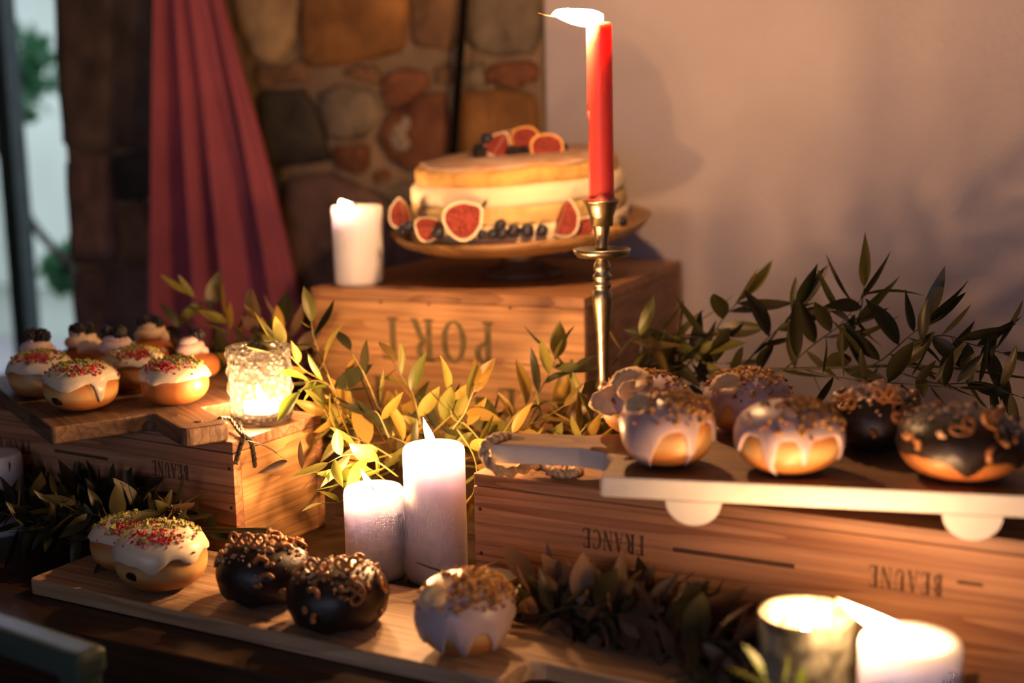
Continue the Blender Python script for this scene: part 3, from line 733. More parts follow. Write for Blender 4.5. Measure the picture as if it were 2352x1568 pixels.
nt2.links.new(tcn.outputs['Generated'], sx.inputs[0]); nt2.links.new(sx.outputs['X'], rp.inputs['Fac'])
e_ = rp.color_ramp.elements; e_[0].position = 0.08; e_[0].color = (0.09, 0.025, 0.004, 1); e_[1].position = 0.42; e_[1].color = (1, 0.80, 0.5, 1)
x_ = e_.new(0.22); x_.color = (0.45, 0.17, 0.04, 1); x_ = e_.new(0.97); x_.color = (0.8, 0.75, 1.0, 1)
nt2.links.new(rp.outputs['Color'], em.inputs['Color']); em.inputs['Strength'].default_value = 12
nt2.links.new(em.outputs[0], ad.inputs[0]); nt2.links.new(tpb.outputs[0], ad.inputs[1]); nt2.links.new(ad.outputs[0], nt2.nodes['Material Output'].inputs['Surface'])
mesh('flame', v, f, m2, tp)
d = bpy.data.lights.new('flame_light', 'POINT'); d.energy = CW * 3.2; d.color = CANDLE; d.shadow_soft_size = 0.010
l = bpy.data.objects.new('flame_light', d); COL.objects.link(l); l.parent = tp; l.location = (-0.018, -0.005, ht + 0.008)

# votive glasses
def votive(name, label, loc, r, h, mat, wax_h, power, bumps):
    e = empty(name, label, 'votive', loc, 0)
    n = 72; prof = []
    m = 26
    for i in range(m + 1):
        z = 0.006 + (h - 0.006) * i / m; prof.append((r, z))
    v = []; f = []
    rows = [(r * 0.82, 0.0), (r * 0.93, 0.002), (r * 0.96, 0.008), (r * 0.9, 0.0105)] if bumps else [(r * 0.86, 0.0), (r * 0.96, 0.004)]
    outer = rows + [(None, 0.012 + (h - 0.016) * i / m) for i in range(m + 1)] + [(r * 1.02, h - 0.001), (r * 0.985, h)]
    for (rr, z) in outer + [(r * 0.95, h - 0.003), (r * 0.94, h * 0.5), (r * 0.93, 0.012), (0.002, 0.011)]:
        for kk in range(n):
            a = 2 * PI * kk / n
            if rr is None:
                t = (z - 0.012) / (h - 0.016)
                q = r * (0.965 + 0.035 * t)
                if bumps:
                    u = a * r / 0.0085; w = z / 0.0085
                    q += 0.0024 * (math.sin(u * 1.6 + w * 1.2) * math.sin(u * 1.6 - w * 1.3) + 0.7 * mnoise.noise(Vector((math.cos(a) * 4.2, math.sin(a) * 4.2, z * 110))))
                else:
                    q += 0.0006 * mnoise.noise(Vector((math.cos(a) * 3, math.sin(a) * 3, z * 60)))
                x = q
            else: x = rr
            v.append((x * math.cos(a), x * math.sin(a), z))
    R_ = len(outer) + 4
    for i in range(R_ - 1):
        for kk in range(n): f.append((i * n + kk, i * n + (kk + 1) % n, (i + 1) * n + (kk + 1) % n, (i + 1) * n + kk))
    f.append(tuple(reversed(range(n))))
    gc = mesh('glass_cup', v, f, mat, e)
    if bumps:
        bead = sphere((0, 0, 0), 0.0017, 8, 6); me = None
        for kk in range(30):
            a = 2 * PI * kk / 30
            if me is None: o = mesh('bead', bead[0], bead[1], mat, gc); me = o.data
            else: o = obj('bead', me, None, gc)
            o.location = (r * 0.955 * math.cos(a), r * 0.955 * math.sin(a), 0.0095)
    if bumps: r *= 0.62
    v, f = lathe([(r * 0.88, 0.0125), (r * 0.9, wax_h - 0.002), (r * 0.86, wax_h), (r * 0.4, wax_h - 0.002), (0.001, wax_h - 0.002)], 32); mesh('wax_fill', v, f, MT['wax'], e)
    wick(e, (0, 0, wax_h - 0.003), 0.008)
    flame(e, (0, 0, wax_h + 0.002), 0.024, 0.009, (-0.12, 0), power)
    return e
v1 = onz(602, 968, HA)
votive('votive_holder', 'glowing hobnail glass votive standing on the corner of the left crate', v1, 0.0385, 0.094, MT['votive'], 0.024, 2.6, True)
v2 = at(1855, 1404, 1.10)
votive('votive_holder', 'mottled grey mercury glass votive lit from inside at the bottom right', Vector((v2.x, v2.y, T)), 0.0405, v2.z - T, MT['mercury'], (v2.z - T) * 0.70, 0.5, False)

# ------------------------------------------------------------------ serving boards
def paddle(name, label, p_front, p_dir, length, width, thick, hl, hw, hole, mats, z, flip=1, neck=0.03, corner=0.012, feet=None, handle_first=True, taper=None):
    """board outline in its own frame: x along the length (handle at x<0 if handle_first), y across; origin on the front long edge at the shoulder"""
    e = empty(name, label, 'board', (p_front.x, p_front.y, T + z), math.atan2(p_dir.y, p_dir.x))
    s = 1 if handle_first else -1
    yc = width / 2
    def arc(cx, cy, r, a0, a1, n=5): return [(cx + r * math.cos(a0 + (a1 - a0) * i / n), cy + r * math.sin(a0 + (a1 - a0) * i / n)) for i in range(n + 1)]
    h2 = hw / 2; c = corner
    # counter-clockwise, for a handle at negative x
    pts = arc(c, c, c, -PI, -PI / 2) + arc(length - c, c, c, -PI / 2, 0) + arc(length - c, width - c, c, 0, PI / 2) + arc(c, width - c, c, PI / 2, PI)
    pts += [(0.0, yc + h2 + neck), (-neck * 0.30, yc + h2 + neck * 0.30), (-neck, yc + h2)]
    rr = h2 * 0.45
    pts += arc(-hl + rr, yc + h2 - rr, rr, PI / 2, PI) + arc(-hl + rr, yc - h2 + rr, rr, PI, 1.5 * PI)
    pts += [(-neck, yc - h2), (-neck * 0.30, yc - h2 - neck * 0.30), (0.0, yc - h2 - neck)]
    if s < 0: pts = [(-x, y) for x, y in reversed(pts)]
    bm = bmesh.new()
    vs = [bm.verts.new((x, y, 0)) for x, y in pts]
    # handle hole: a dark disc, the shade inside put into its colour
    hx = -s * (hl - h2); hn = 14; hr = hole
    top = []; me = bpy.data.meshes.new('board_body')
    v, f = prism(pts, 0, thick); bm.free()
    o = mesh('board_body', v, f, mats[0], e, False)
    bevel_only(o, 0.0022)
    if mats[1] is not None:
        o.data.materials.append(mats[1])
        for p in o.data.polygons:
            if abs(p.normal.z) < 0.5: p.material_index = 1
    v, f = lathe([(hr, 0), (hr, 0.0008), (hr * 0.9, 0.0011)], 16); mesh('hang_hole_disc', v, f, MT['nail'], e, True, (hx, yc, thick - 0.0006))
    return e
def bevel_only(o, w):
    me = o.data; bm = bmesh.new(); bm.from_mesh(me)
    bm.normal_update()
    ed = [x for x in bm.edges if len(x.link_faces) == 2 and abs(x.link_faces[0].normal.z - x.link_faces[1].normal.z) > 0.5]
    bmesh.ops.bevel(bm, geom=ed, offset=w, segments=2, affect='EDGES', profile=0.5)
    bm.to_mesh(me); bm.free()
# pale board in front (handle towards the right)
b0 = onz(67, 1364, 0); b1 = onz(1150, 1606, 0); bd = (b1 - b0); bd.z = 0; LBl = bd.length; bd.normalize()
paddle('serving_board', 'long pale wooden paddle board along the front edge of the table', b0 + bd * LBl, bd, LBl, 0.165, 0.018, 0.19, 0.060, 0.008, (MT['board_l'], None), 0.0003, neck=0.018, corner=0.008, handle_first=False)
# dark board on the left crate
dz = HA + 0.0003; DTH = 0.021
dn = onz(115, 982, HA + DTH); dr = onz(375, 946, HA + DTH)
across = (dr - dn); across.z = 0; across.normalize(); along = Vector((across.y, -across.x, 0))       # towards the handle
db = paddle('serving_board', 'dark wooden paddle board with a stubby handle on the left crate', dn, along, 0.36, 0.30, DTH, 0.105, 0.058, 0.005, (MT['board_d'], None), dz, neck=0.008, corner=0.006, handle_first=False)
# white edged board on the right crate
EZ = HA + 0.0225; ETH = 0.020
e0 = onz(1378, 1093, EZ + ETH); e1 = onz(2352, 1138, EZ + ETH); ed_ = (e1 - e0); ed_.z = 0; ed_.normalize()
eb = paddle('serving_board', 'white edged paddle board on half round feet holding the glazed doughnuts', e0, ed_, 0.50, 0.25, ETH, 0.135, 0.052, 0.008, (MT['board_e'], MT['white_edge']), EZ, neck=0.04, corner=0.003)
for fx, fy in ((0.085, 0.0), (0.325, 0.0), (0.085, 0.228), (0.325, 0.228)):
    pts = [(0.025 * math.cos(PI + PI * i / 16), 0.0222 * math.sin(PI + PI * i / 16)) for i in range(17)]
    v, f = prism(pts, 0, 0.022); v = [(x, z, y) for x, y, z in v]; f = [tuple(reversed(q)) for q in f]
    o = mesh('foot', v, f, MT['white_edge'], eb, False, (fx, fy, 0.0))
# twine through the white edged board's handle, trailing over the crate
def twine(label, pts, rad, n=10, mat='twine', strands=2):
    P = catmull(pts, n); mb = MB()
    for s in range(strands):
        q = []
        for i, p in enumerate(P):
            a = i * 1.15 + s * 2 * PI / strands
            t = (P[min(i + 1, len(P) - 1)] - P[max(i - 1, 0)]).normalized(); b = t.cross(Vector((0, 0, 1)))
            b = b.normalized() if b.length > .05 else Vector((1, 0, 0)); c = t.cross(b)
            q.append(p + b * (rad * .8 * math.cos(a)) + c * (rad * .8 * math.sin(a)))
        v, f = tube(q, rad, 6); mb.add(v, f)
    o = mb.build('twine_loop', MT[mat]); return tag(o, label, 'twine')
EW = eb.matrix_basis
def epos(x, y, z): return eb.location + Matrix.Rotation(eb.rotation_euler.z, 3, 'Z') @ Vector((x, y, z))
yb = 0.125
hz = T + HA + 0.0035
a0 = epos(-0.118, yb, ETH + 0.002)
twine('rough jute twine looped through the white edged handle onto the crate', [a0, epos(-0.128, yb - 0.02, ETH + 0.003), epos(-0.1365, yb - 0.028, 0.012), epos(-0.115, yb - 0.036, -0.006)] +
      [Vector((p.x, p.y, hz)) for p in (onz(1240, 1068, HA + .003), onz(1275, 1086, HA + .003), onz(1310, 1090, HA + .003), onz(1330, 1080, HA + .003), onz(1318, 1068, HA + .003), onz(1290, 1062, HA + .003))], 0.0036, 8)
dh = Vector((onz(505, 962, HA + DTH).x, onz(505, 962, HA + DTH).y, T + HA + DTH + 0.001))
tip = AC + Vector((0.03, 0.075, T + HA + 0.003))
twine('dark frayed cord hanging from the dark board handle over the crate corner', [dh, onz(528, 962, HA + .012), onz(545, 985, HA + 0.006), onz(560, 1000, HA + 0.004), at(575, 1012, AC.y + 0.025), at(583, 1040, AC.y + 0.028), at(586, 1072, AC.y + 0.03)], 0.0016, 8, 'stem_dark')
twine('short dark cord end hanging down the crate corner beside the votive', [onz(540, 950, HA + .004), onz(556, 985, HA + 0.004), onz(562, 1003, HA + 0.003), at(552, 1030, AC.y + 0.008), at(543, 1066, AC.y - 0.001)], 0.0013, 8, 'stem_dark')

# ------------------------------------------------------------------ doughnuts
def doughmat(name, crust, band, mid):
    m, nt, b = newmat(name)
    tc = N(nt, 'ShaderNodeTexCoord'); sx = N(nt, 'ShaderNodeSeparateXYZ'); nz = N(nt, 'ShaderNodeTexNoise'); nz.inputs['Scale'].default_value = 35; nz.inputs['Detail'].default_value = 5
    nt.links.new(tc.outputs['Generated'], sx.inputs[0]); nt.links.new(tc.outputs['Object'], nz.inputs['Vector'])
    ad = N(nt, 'ShaderNodeMath', operation='MULTIPLY_ADD'); ad.inputs[1].default_value = 0.16; nt.links.new(nz.outputs['Fac'], ad.inputs[0])
    sb_ = N(nt, 'ShaderNodeMath', operation='SUBTRACT'); sb_.inputs[1].default_value = 0.08; nt.links.new(sx.outputs['Z'], sb_.inputs[0]); nt.links.new(sb_.outputs[0], ad.inputs[2])
    rp = N(nt, 'ShaderNodeValToRGB'); e = rp.color_ramp.elements
    e[0].position = 0.0; e[0].color = rgba(crust, 0.6); e[1].position = 1.0; e[1].color = rgba(crust)
    for p, c in ((mid - 0.16, crust), (mid - 0.03, band), (mid + 0.05, band), (mid + 0.2, crust)):
        x = e.new(p); x.color = rgba(c)
    nt.links.new(ad.outputs[0], rp.inputs['Fac']); nt.links.new(rp.outputs['Color'], b.inputs['Base Color'])
    b.inputs['Roughness'].default_value = 0.42; b.inputs['Subsurface Weight'].default_value = 0.15; b.inputs['Subsurface Radius'].default_value = (0.008, 0.004, 0.002); b.inputs['Subsurface Scale'].default_value = 1.0
    return m
MT['dough'] = doughmat('dough_golden', (0.46, 0.18, 0.045), (0.66, 0.40, 0.16), 0.42)
MT['dough_b'] = doughmat('dough_brown', (0.42, 0.135, 0.035), (0.48, 0.18, 0.05), 0.35)
MT['ice_white'] = plain('white_icing', (0.70, 0.62, 0.48), 0.33, 0.04, 30, 0.12, 70, sss=0.3, sssr=(0.005, 0.004, 0.003))
MT['ice_lilac'] = plain('lilac_glaze', (0.54, 0.41, 0.43), 0.38, 0.08, 40, 0.15, 60, sss=0.25, sssr=(0.006, 0.004, 0.003))
MT['choc'] = plain('dark_chocolate', (0.020, 0.011, 0.009), 0.42, 0.25, 30, 0.5, 50)
MT['pretzel'] = plain('pretzel', (0.34, 0.135, 0.04), 0.35, 0.3, 90, 0.2, 120)
MT['salt'] = plain('praline_crumb', (0.62, 0.40, 0.24), 0.5, 0.3, 120)
MT['pist'] = plain('pistachio', (0.30, 0.28, 0.05), 0.6, 0.35, 150)
MT['rasp'] = plain('raspberry_bits', (0.42, 0.012, 0.03), 0.5, 0.3, 150)
MT['crumb'] = plain('golden_crumble', (0.50, 0.26, 0.06), 0.7, 0.4, 120)
MT['crumb_r'] = plain('rusty_crumble', (0.30, 0.085, 0.035), 0.7, 0.4, 120)
MT['flake'] = plain('toasted_flake', (0.80, 0.55, 0.30), 0.5, 0.2, 60, 0.3, 90)
MT['jam'] = plain('dark_jam', (0.02, 0.008, 0.008), 0.7, spec=0.2)
MT['cream_m'] = plain('mauve_cream', (0.62, 0.47, 0.47), 0.5, 0.06, 40)
MT['cream_y'] = plain('vanilla_cream', (0.78, 0.60, 0.42), 0.5, 0.06, 40)
MT['berry'] = plain('blackberry', (0.010, 0.007, 0.010), 0.35, 0.2, 60)

def dsurf(R, Hh, lat, az, sd, off=0.0):
    c, s = math.cos(lat), math.sin(lat)
    r = R * (abs(c) ** 0.72); z = Hh * 0.5 * (1 + math.copysign(abs(s) ** 0.86, s))
    k = 1 + 0.030 * mnoise.noise(Vector((math.cos(az) * c * 1.3, math.sin(az) * c * 1.3, s + sd * 7.0)))
    nrm = Vector((math.cos(az) * c, math.sin(az) * c, s * 0.9)).normalized()
    return Vector((r * k * math.cos(az), r * k * math.sin(az), z)) + nrm * off
def dough(parent, R, Hh, sd, mat, name='dough'):
    v = []; f = []; n = 40; m = 18
    for j in range(1, m):
        la = -PI / 2 + PI * j / m
        for k in range(n): v.append(dsurf(R, Hh, la, 2 * PI * k / n, sd))
    a = len(v); v.append(Vector((0, 0, 0.0))); v.append(Vector((0, 0, Hh)))
    for j in range(m - 2):
        for k in range(n): f.append((j * n + k, j * n + (k + 1) % n, (j + 1) * n + (k + 1) % n, (j + 1) * n + k))
    for k in range(n): f.append((a, (k + 1) % n, k)); f.append((a + 1, (m - 2) * n + k, (m - 2) * n + (k + 1) % n))
    return mesh(name, v, f, mat, parent)
def icing(parent, R, Hh, sd, mat, edge, drips=(), th=0.0028, name='icing', wave=6, wamp=0.12):
    n = 88; m = 13; v = []; f = []
    rd = random.Random(int(sd * 1000) + 5); ph = [rd.uniform(0, 6.28) for _ in range(4)]
    for j in range(m + 1):
        for k in range(n):
            az = 2 * PI * k / n
            cz, sz_ = math.cos(az), math.sin(az)
            lo = edge + wamp * (1.5 * mnoise.noise(Vector((cz * 1.1, sz_ * 1.1, ph[0]))) + 0.9 * mnoise.noise(Vector((cz * 2.6, sz_ * 2.6, ph[1]))) + 0.35 * mnoise.noise(Vector((cz * 7, sz_ * 7, ph[2]))))
            for (da, wd, dep) in drips:
                d = (az - da + PI) % (2 * PI) - PI
                lo -= dep * math.exp(-(d / wd) ** 2)
            lo = max(lo, -1.2)
            t = j / m
            la = lo + (PI / 2 * 0.995 - lo) * t
            o = (-0.0010, th * 0.75, th * 1.15)[j] if j < 3 else th
            if j == 1: la = lo + 0.012
            if j == 2: la = lo + 0.05
            v.append(dsurf(R, Hh, la, az, sd, o))
    for j in range(m):
        for k in range(n): f.append((j * n + k, j * n + (k + 1) % n, (j + 1) * n + (k + 1) % n, (j + 1) * n + k))
    f.append(tuple(range(m * n, (m + 1) * n)))
    return mesh(name, v, f, mat, parent)
def bits(parent, R, Hh, sd, mat, n, size, latmin, name, off=0.003, cluster=None, seed=0, az0=None, azs=None):
    rd = random.Random(seed * 77 + int(sd * 100) + n); mb = MB()
    for i in range(n):
        if cluster:
            la, az = rd.gauss(cluster[0], cluster[2]), rd.gauss(cluster[1], cluster[3])
        else:
            la = latmin + (PI / 2 - latmin) * rd.random() ** 0.8; az = rd.uniform(0, 2 * PI) if az0 is None else rd.gauss(az0, azs)
        p = dsurf(R, Hh, min(la, 1.5), az, sd, off + size * 0.25)
        s = size * rd.uniform(0.5, 1.15); q = Quaternion((rd.gauss(0, 1), rd.gauss(0, 1), rd.gauss(0, 1), rd.gauss(0, 1))).normalized()
        pts = [Vector(c) * s * rd.uniform(0.7, 1.2) for c in ((1, 0, 0), (-0.9, 0.1, 0), (0, 0.75, 0.1), (0.1, -0.7, 0), (0, 0, 0.6), (0, 0.1, -0.6))]
        mb.add([p + q @ c for c in pts], [(0, 2, 4), (2, 1, 4), (1, 3, 4), (3, 0, 4), (2, 0, 5), (1, 2, 5), (3, 1, 5), (0, 3, 5)])
    o = mb.build(name, mat, parent, False); o['kind'] = 'stuff'; return o
FRONT = -PI / 2                       # azimuth that faces the camera
def iced(label, loc, R, Hh, sd, edge=0.02, jam=None, rz=0.0, top_az=None, scar=False, dmat='dough', drips=()):
    e = empty('iced_doughnut', label, 'doughnut', loc, rz)
    dg = dough(e, R, Hh, sd, MT[dmat]); ic = icing(e, R, Hh, sd, MT['ice_white'], edge, drips, 0.003)
    bits(ic, R, Hh, sd, MT['pist'], 190, 0.0030, 0.7, 'pistachio_crumbs', seed=1)
    bits(ic, R, Hh, sd, MT['pist'], 10, 0.0055, 0.75, 'pistachio_kernels', seed=6)
    bits(ic, R, Hh, sd, MT['rasp'], 110, 0.0030, 0.3, 'raspberry_crumbs', cluster=(1.0, FRONT + (top_az or 0.1), 0.15, 0.45), seed=2)
    bits(ic, R, Hh, sd, MT['rasp'], 30, 0.0026, 0.25, 'scattered_raspberry', seed=3)
    if jam is not None:
        p = dsurf(R, Hh, jam[0], FRONT + jam[1], sd, -0.0058)
        v, f = sphere((0, 0, 0), 0.0092, 16, 10, (1.15, 0.75, 0.8), 0.12, sd); mesh('jam_hole', v, f, MT['jam'], dg, True, p)
    return e
bz = 0.0185                           # top of the pale board
def place(px, py, z):
    p = onz(px, py, z); return Vector((p.x, p.y, T + z + 0.0002))
iced('pistachio and raspberry iced doughnut at the left rear of the pale front board', place(302, 1302, bz), 0.0425, 0.056, 0.31, 0.22, None, 0.3, 0.0, drips=((FRONT + 0.9, 0.25, 0.35),))
iced('raspberry iced doughnut with a dark jam hole on the pale front board', place(376, 1346, bz), 0.049, 0.066, 0.77, 0.22, (-0.15, -0.42), 0.0, 0.15, drips=((FRONT + 0.05, 0.3, 0.35), (FRONT + 0.9, 0.3, 0.15)))
bzd = HA + DTH + 0.0005
iced('iced doughnut with a jam hole at the front of the dark left board', place(190, 938, bzd), 0.0445, 0.054, 1.21, 0.25, (-0.3, -0.38), 0.0, 0.4, drips=((FRONT + 0.0, 0.35, 0.2), (FRONT + 0.8, 0.12, 0.75)))
iced('iced doughnut in shade at the far left of the dark board', place(97, 908, bzd), 0.0400, 0.054, 1.93, 0.2, None, 0.5, -0.3, drips=((FRONT + 0.2, 0.2, 0.5),))
iced('iced doughnut half hidden in the middle of the dark left board', place(313, 895, bzd), 0.0400, 0.052, 2.41, 0.3, (-0.2, 0.75), 0.0, 0.4)
iced('iced glossy orange brown doughnut nearest the glowing votive on the dark board', place(404, 926, bzd), 0.0415, 0.053, 3.17, 0.18, None, 0.0, -0.2, dmat='dough_b')

# doughnuts crowned with cream and blackberries
def druplet(r):
    mb = MB(); rd = random.Random(9)
    for j in range(4):
        la = -0.5 + 0.55 * j; m = (7, 8, 6, 3)[j]
        for k in range(m):
            a = 2 * PI * (k + 0.5 * (j % 2)) / m
            c = Vector((math.cos(la) * math.cos(a), math.cos(la) * math.sin(a), math.sin(la) * 1.05)) * r * 0.68
            v, f = sphere(c, r * 0.36, 7, 5); mb.add(v, f)
    v, f = sphere((0, 0, 0), r * 0.7, 8, 6); mb.add(v, f)
    o = mb.build('blackberry', MT['berry']); me = o.data; bpy.data.objects.remove(o); return me
BERRY = druplet(0.0105)
def berried(label, loc, R, Hh, sd, cream, cr, nb):
    e = empty('blackberry_doughnut', label, 'doughnut', loc, 0, None)
    dough(e, R, Hh, sd, MT['dough_b'])
    mb = MB(); P = []
    for i in range(60):                      # piped ring of cream, two turns
        t = i / 59; a = t * 4.2 * PI + sd; rr = cr * (1.0 - 0.55 * t)
        P.append(Vector((rr * math.cos(a), rr * math.sin(a), Hh - 0.001 + 0.020 * t)))
    v, f = tube(P, lambda t: 0.0095 - 0.003 * t, 8); mb.add(v, f)
    v, f = sphere((0, 0, Hh + 0.005), cr * 0.8, 14, 8, (1, 1, 0.6)); mb.add(v, f)
    mb.build('piped_cream', cream, e)
    rd = random.Random(int(sd * 10))
    for i in range(nb):
        a = i * 2 * PI / nb + sd
        o = obj('blackberry', BERRY, None, e); o.location = (0.0098 * math.cos(a), 0.006 * math.sin(a), Hh + 0.0215 + 0.003 * rd.random()); o.rotation_euler = (rd.uniform(-.6, .6), rd.uniform(-.6, .6), rd.uniform(0, 6))
    return e
def placed(px, py, Y, z):                # on level z at the depth Y, straight below the pixel column
    p = at(px, py, Y); return Vector((p.x, p.y, T + z + 0.0002))
berried('blackberry topped doughnut with mauve cream at the far left against the doorway', placed(88, 850, 1.80, bzd), 0.0405, 0.044, 4.1, MT['cream_m'], 0.018, 3)
berried('blackberry topped doughnut with vanilla cream in front of the stone jamb', placed(192, 830, 1.86, bzd), 0.036, 0.042, 4.7, MT['cream_y'], 0.019, 3)
berried('blackberry topped doughnut with pale cream third from the left', placed(270, 840, 1.83, bzd), 0.036, 0.040, 5.3, MT['cream_m'], 0.019, 3)
berried('blackberry topped doughnut at the rear right partly behind dark leaves', placed(350, 810, 1.93, bzd), 0.036, 0.040, 5.9, MT['cream_y'], 0.018, 3)
berried('shaded blackberry doughnut under the leaves beside the votive', placed(442, 850, 1.83, bzd), 0.037, 0.036, 6.5, MT['cream_m'], 0.014, 1)

# chocolate doughnuts with pretzels
def pretzel_mesh(s):
    pts = [(-0.55, -0.75), (-0.15, -0.35), (0.15, 0.05), (0.55, 0.45), (0.95, 0.35), (1.0, -0.1), (0.6, -0.6), (0, -0.85), (-0.6, -0.6), (-1.0, -0.1), (-0.95, 0.35), (-0.55, 0.45), (-0.15, 0.05), (0.15, -0.35), (0.55, -0.75)]
    P = catmull([(x * s, y * s, (0.10 if i in (2, 3) else 0) * s) for i, (x, y) in enumerate(pts)], 5)
    v, f = tube(P, s * 0.17, 7); o = mesh('pretzel', v, f, MT['pretzel']); me = o.data; bpy.data.objects.remove(o); return me
def piece_mesh(s, kind):
    a1 = (1.3, 2.6, 0.8)[kind]
    P = [Vector((s * math.cos(a1 * i / 9), s * math.sin(a1 * i / 9), 0.1 * s * math.sin(i))) for i in range(10)]
    v, f = tube(P, s * 0.46, 7); o = mesh('pretzel_piece', v, f, MT['pretzel']); me = o.data; bpy.data.objects.remove(o); return me
PRET = pretzel_mesh(0.0105); PIECE = [piece_mesh(0.0064, i) for i in range(3)]
def sit(o, R, Hh, sd, la, az, off, tilt, rd, upright=False):
    p = dsurf(R, Hh, la, az, sd, off); n = (dsurf(R, Hh, la, az, sd, off + 0.01) - p).normalized()
    if upright: q = Vector((math.cos(az + tilt), math.sin(az + tilt), 0.15)).to_track_quat('Z', 'Y')
    else: q = n.to_track_quat('Z', 'Y') @ Quaternion((0, 0, 1), rd.uniform(0, 6.3)) @ Quaternion((1, 0, 0), tilt)
    o.rotation_mode = 'QUATERNION'; o.rotation_quaternion = q; o.location = p
def choc(label, loc, R, Hh, sd, upr=(), seed=1, npieces=17, fallen=4, body='choc', edge=-0.55):
    e = empty('chocolate_doughnut', label, 'doughnut', loc, 0)
    rd = random.Random(seed)
    dough(e, R, Hh, sd, MT[body], 'dough'); ic = icing(e, R, Hh, sd, MT['choc'], edge, ((FRONT - 0.2, 0.2, 0.45), (FRONT + 0.9, 0.3, 0.5)), 0.003, 'chocolate_glaze', 5, 0.15)
    for (la, az, tl) in upr:
        o = obj('pretzel', PRET, None, ic); sit(o, R, Hh, sd, la, az, 0.013, tl, rd, True)
    for i in range(4):
        o = obj('pretzel', PRET, None, ic); sit(o, R, Hh, sd, rd.uniform(0.35, 1.1), rd.uniform(0, 6.28), 0.004, rd.uniform(-.35, .35), rd)
    for i in range(npieces):
        o = obj('pretzel_piece', PIECE[i % 3], None, ic); la = rd.uniform(0.35, 1.45)
        if i < fallen: la = rd.uniform(-0.25, 0.3)
        sit(o, R, Hh, sd, la, rd.uniform(0, 6.28) if i >= fallen else FRONT + rd.uniform(-1.2, 1.2), 0.004, rd.uniform(-.9, .9), rd)
    bits(ic, R, Hh, sd, MT['salt'], 70, 0.0050, 0.55, 'praline_chunks', seed=seed); bits(ic, R, Hh, sd, MT['salt'], 70, 0.0022, 0.3, 'praline_crumbs', seed=seed + 1)
    return e
choc('chocolate doughnut with two pretzels standing on top, on the pale board', place(610, 1376, bz), 0.0465, 0.060, 7.1, ((1.25, FRONT - 1.0, 0.7), (1.32, FRONT - 0.2, 0.0)), 3)
choc('chocolate doughnut with broken pretzels next to the crumble doughnut on the pale board', place(778, 1432, bz), 0.0480, 0.058, 7.9, ((1.25, FRONT - 0.6, 0.3), (1.3, FRONT + 0.6, -0.3)), 8)
bze = EZ + ETH + 0.0004
choc('dark chocolate doughnut in shade at the back of the white edged board', place(2005, 1030, bze), 0.0420, 0.056, 8.3, ((1.0, FRONT, 0.3),), 11, 14, 3)
choc('chocolate doughnut at the right edge of the white edged board', place(2204, 1092, bze), 0.0540, 0.056, 8.9, ((1.0, FRONT + 0.3, 0.3),), 17, 18, 5, 'dough_b', 0.0)

# glazed crumble doughnuts
def flake(parent, loc, s, rot):
    n = 18; v = [Vector((0, 0, 0.15 * s))]; f = []
    for j in (0.55, 1.0):
        for k in range(n):
            a = 2 * PI * k / n; r = s * j * (1 + 0.12 * math.sin(3 * a) + 0.05 * math.sin(7 * a))
            v.append(Vector((r * math.cos(a), r * 0.8 * math.sin(a), s * (0.15 - 0.22 * j * j * math.cos(2 * a)))))
    for k in range(n):
        f.append((0, 1 + k, 1 + (k + 1) % n)); f.append((1 + k, 1 + n + k, 1 + n + (k + 1) % n, 1 + (k + 1) % n))
    o = mesh('toasted_flake', v, f, MT['flake'], parent, True, loc); o.rotation_euler = rot
    md = o.modifiers.new('thick', 'SOLIDIFY'); md.thickness = 0.0018; return o
def glazed(label, loc, R, Hh, sd, edge, drips, flakes=(), seed=1, crumbs=1.0, faz=None):
    e = empty('glazed_doughnut', label, 'doughnut', loc, 0)
    dough(e, R, Hh, sd, MT['dough']); ic = icing(e, R, Hh, sd, MT['ice_lilac'], edge, drips, 0.0022, 'glaze', 4, 0.08)
    kw = dict(az0=FRONT + 0.6 + faz, azs=1.1) if faz is not None else {}
    bits(ic, R, Hh, sd, MT['crumb'], int(150 * crumbs), 0.0040, 0.35, 'golden_crumble', seed=seed, **kw)
    bits(ic, R, Hh, sd, MT['crumb_r'], int(60 * crumbs), 0.0034, 0.25, 'rusty_crumble', seed=seed + 9, **kw)
    for (la, az, s, rot) in flakes: flake(ic, dsurf(R, Hh, la, az, sd, 0.004), s, rot)
    return e
glazed('lilac glazed crumble doughnut alone at the right end of the pale board', place(1070, 1492, bz), 0.0450, 0.072, 9.7, -0.05, ((FRONT - 0.55, 0.14, 0.75), (FRONT + 0.0, 0.15, 0.85), (FRONT + 0.8, 0.2, 0.7), (FRONT - 1.1, 0.2, 0.5)), ((0.75, FRONT - 0.7, 0.014, (0.7, -0.4, 0.3)),), 5, 2.1, 0.4)
glazed('glazed doughnut with big toasted flakes left rear of the white edged board', place(1478, 995, bze), 0.0430, 0.060, 10.3, 0.0, ((FRONT + 0.6, 0.2, 0.5),), ((1.0, FRONT - 0.5, 0.020, (0.6, -0.2, 0.2)), (0.25, FRONT - 1.0, 0.017, (1.3, -0.5, 0.0)), (0.6, FRONT - 0.4, 0.016, (1.1, 0.0, 0.8))), 6)
glazed('glazed doughnut with a broad veil of icing left front of the white edged board', place(1532, 1064, bze), 0.0435, 0.064, 11.1, 0.28, ((FRONT - 0.75, 0.36, 1.35), (FRONT + 0.42, 0.10, 1.2), (FRONT + 1.35, 0.2, 0.6)), ((0.9, FRONT - 1.0, 0.013, (0.7, -0.4, 0.0)),), 7, 1.2, 0.5)
